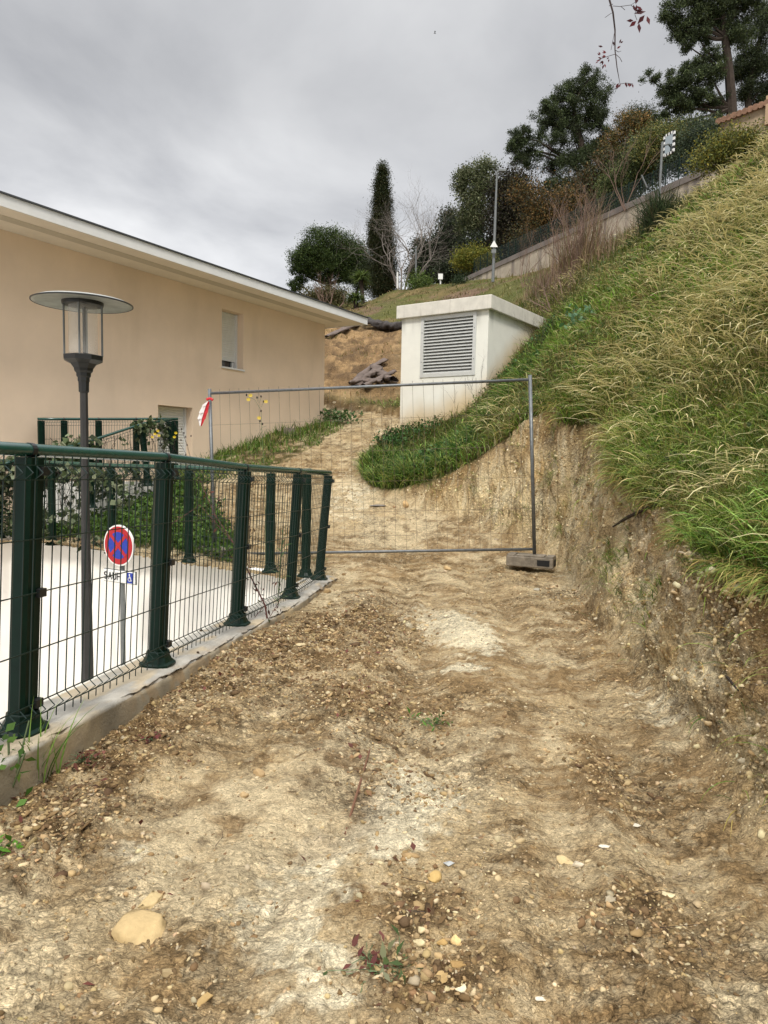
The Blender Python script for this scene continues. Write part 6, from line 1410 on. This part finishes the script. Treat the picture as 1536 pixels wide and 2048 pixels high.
# shrubs and dark dry weeds round the kiosk
for (px, py, tips_, lb) in ((960, 800, [(930, 745, .5), (960, 730, .5), (985, 760, .5), (945, 765, .5)], 'dark dry weed stalks against the front of the kiosk'), (905, 830, [(900, 785, .6), (915, 800, .6)], 'small dry weed left of the kiosk stalks'), (765, 890, [(755, 850, .6), (770, 850, .6), (745, 870, .6)], 'dark dry weed at the left edge of the grass mound'), (1090, 700, [(1060, 640, .5), (1100, 620, .5), (1040, 660, .5), (1075, 640, .5)], 'thin weed stalks arching over the side of the kiosk roof'), (1130, 620, [(1100, 540, .5), (1140, 560, .5), (1070, 560, .5)], 'tall thin weed stalks behind the kiosk roof corner')):
    h = hit(px, py); bare_tree('dry_weed', lb, h[1]-.1, (px, py), tips_, .007, 'twig', depth=3, spread=.4, cat='weed', group='dry weeds near the kiosk')
# leafy clump at the house corner
b0 = hit(672, 845); n = 420
e = empty('leafy_clump', tuple(b0), 'green leafy clump at the foot of the house corner', 'weeds')
leaves('leaves', b0+np.stack([rng.normal(0, .28, n), rng.normal(0, .25, n), rng.uniform(0, .32, n)], 1), rng.uniform(.06, .13, n), pal(n, [(66, 96, 48), (90, 116, 70), (120, 140, 100), (52, 76, 36)]), parent=e)
m = MB(); hb_ = hit(578, 868); m.obox(hb_+UP*.04, U3, N3, UP, .14, .06, .10); o = m.build('cinder_block', M['blockc'], bevel=.01); tag(o, 'grey concrete block half hidden in the verge by the house wall', 'block')

# ------------------------------------------------------------------ twig hanging into the top of the picture
Yt = 3.6
e = empty('hanging_twig', tuple(P(1216, -60, Yt)), 'leafless hanging twig with a few dark red leaves at the top of the sky', 'twig')
T = lambda *q: [P(a, b, Yt+dy_) for a, b, dy_ in q]
m = MB(); m.tube(T((1120, -1500, -.2), (1170, -800, -.1), (1205, -260, 0), (1212, -80, 0), (1219, 0, 0), (1226, 25, 0), (1230, 60, .02), (1230, 100, .0), (1234, 135, 0), (1240, 168, .02)), [.022, .016, .010, .0065, .0050, .0045, .004, .003, .0025, .001], k=6)
for q in (T((1226, 12, 0), (1240, 13, .03), (1262, 10, .05), (1272, 3, .05)), T((1226, 25, 0), (1220, 28, -.03), (1210, 35, -.05)), T((1230, 60, 0), (1226, 80, 0), (1222, 100, -.03)), T((1231, 108, 0), (1218, 112, .03), (1206, 116, .04), (1200, 118, .05)), T((1231, 108, 0), (1240, 116, 0), (1244, 124, 0)), T((1230, 100, 0), (1237, 104, .02), (1242, 102, .03)), T((1262, 10, .05), (1272, 20, .05), (1288, 24, .05)), T((1272, 12, .05), (1270, 30, .05), (1274, 40, .05)), T((1240, 168, 0), (1252, 166, 0), (1266, 168, 0)), T((1240, 168, 0), (1236, 174, 0)), T((1226, 8, 0), (1218, 12, 0)), T((1242, 13, .03), (1250, 20, .03))):
    m.tube(q, .0013, k=4)
m.build('branch', M['twig'], e)
LP = [(1273, 8, 20, 95), (1270, 24, 12, 100), (1290, 24, 22, 200), (1288, 30, 22, 250), (1284, 20, 16, 150), (1292, 32, 18, 300), (1272, 42, 20, 230), (1276, 44, 22, 290), (1268, 40, 14, 200), (1286, 26, 20, 170), (1240, 168, 10, 220), (1236, 170, 9, 260), (1252, 166, 8, 280), (1258, 166, 8, 270), (1264, 166, 8, 260), (1202, 118, 8, 200), (1206, 122, 8, 240), (1212, 112, 8, 160), (1208, 128, 9, 260), (1206, 92, 9, 160), (1226, 92, 8, 100), (1234, 98, 8, 30), (1240, 88, 8, 60), (1214, 104, 8, 150), (1200, 110, 7, 150), (1220, 116, 7, 240), (1198, 122, 7, 200)]
Vv = []; cc = []
for px, py, L, ang_ in LP:
    for j in range(1 if L > 12 else 2):
        a = R(ang_+random.uniform(-25, 25)); q = P(px+random.uniform(-2, 2), py+random.uniform(-2, 2), Yt+.04); l_ = L/FPX*Yt; u = np.array([math.cos(a), random.uniform(-.3, .3), math.sin(a)]); v = np.array([-math.sin(a), random.uniform(-.4, .4), math.cos(a)])
        Vv += [q, q+u*l_*.45+v*l_*.2, q+u*l_, q+u*l_*.45-v*l_*.2]; cc.append(lin(*random.choice([(84, 22, 28), (104, 26, 30), (66, 20, 24)])))
npmesh('leaves', np.array(Vv), np.arange(len(Vv)).reshape(-1, 4), M['foliage'], e, np.repeat(np.array(cc), 4, 0))
# far bird
q = P(870, 67, 140); m = MB()
m.tube([q-np.array([.25, 0, 0]), q, q+np.array([.22, 0, 0])], [.02, .06, .01], k=6)
m.quad(q+UP*.03, q+np.array([-.1, -.1, .05]), q+np.array([-.15, -.5, .2]), q+np.array([.1, -.4, .2])); m.quad(q+UP*.03, q+np.array([.1, .1, .05]), q+np.array([.1, .5, .2]), q+np.array([-.15, .4, .2]))
tag(m.build('bird', M['signblack']), 'tiny dark bird high in the cloudy sky', 'bird')
# sand spill on the kerb
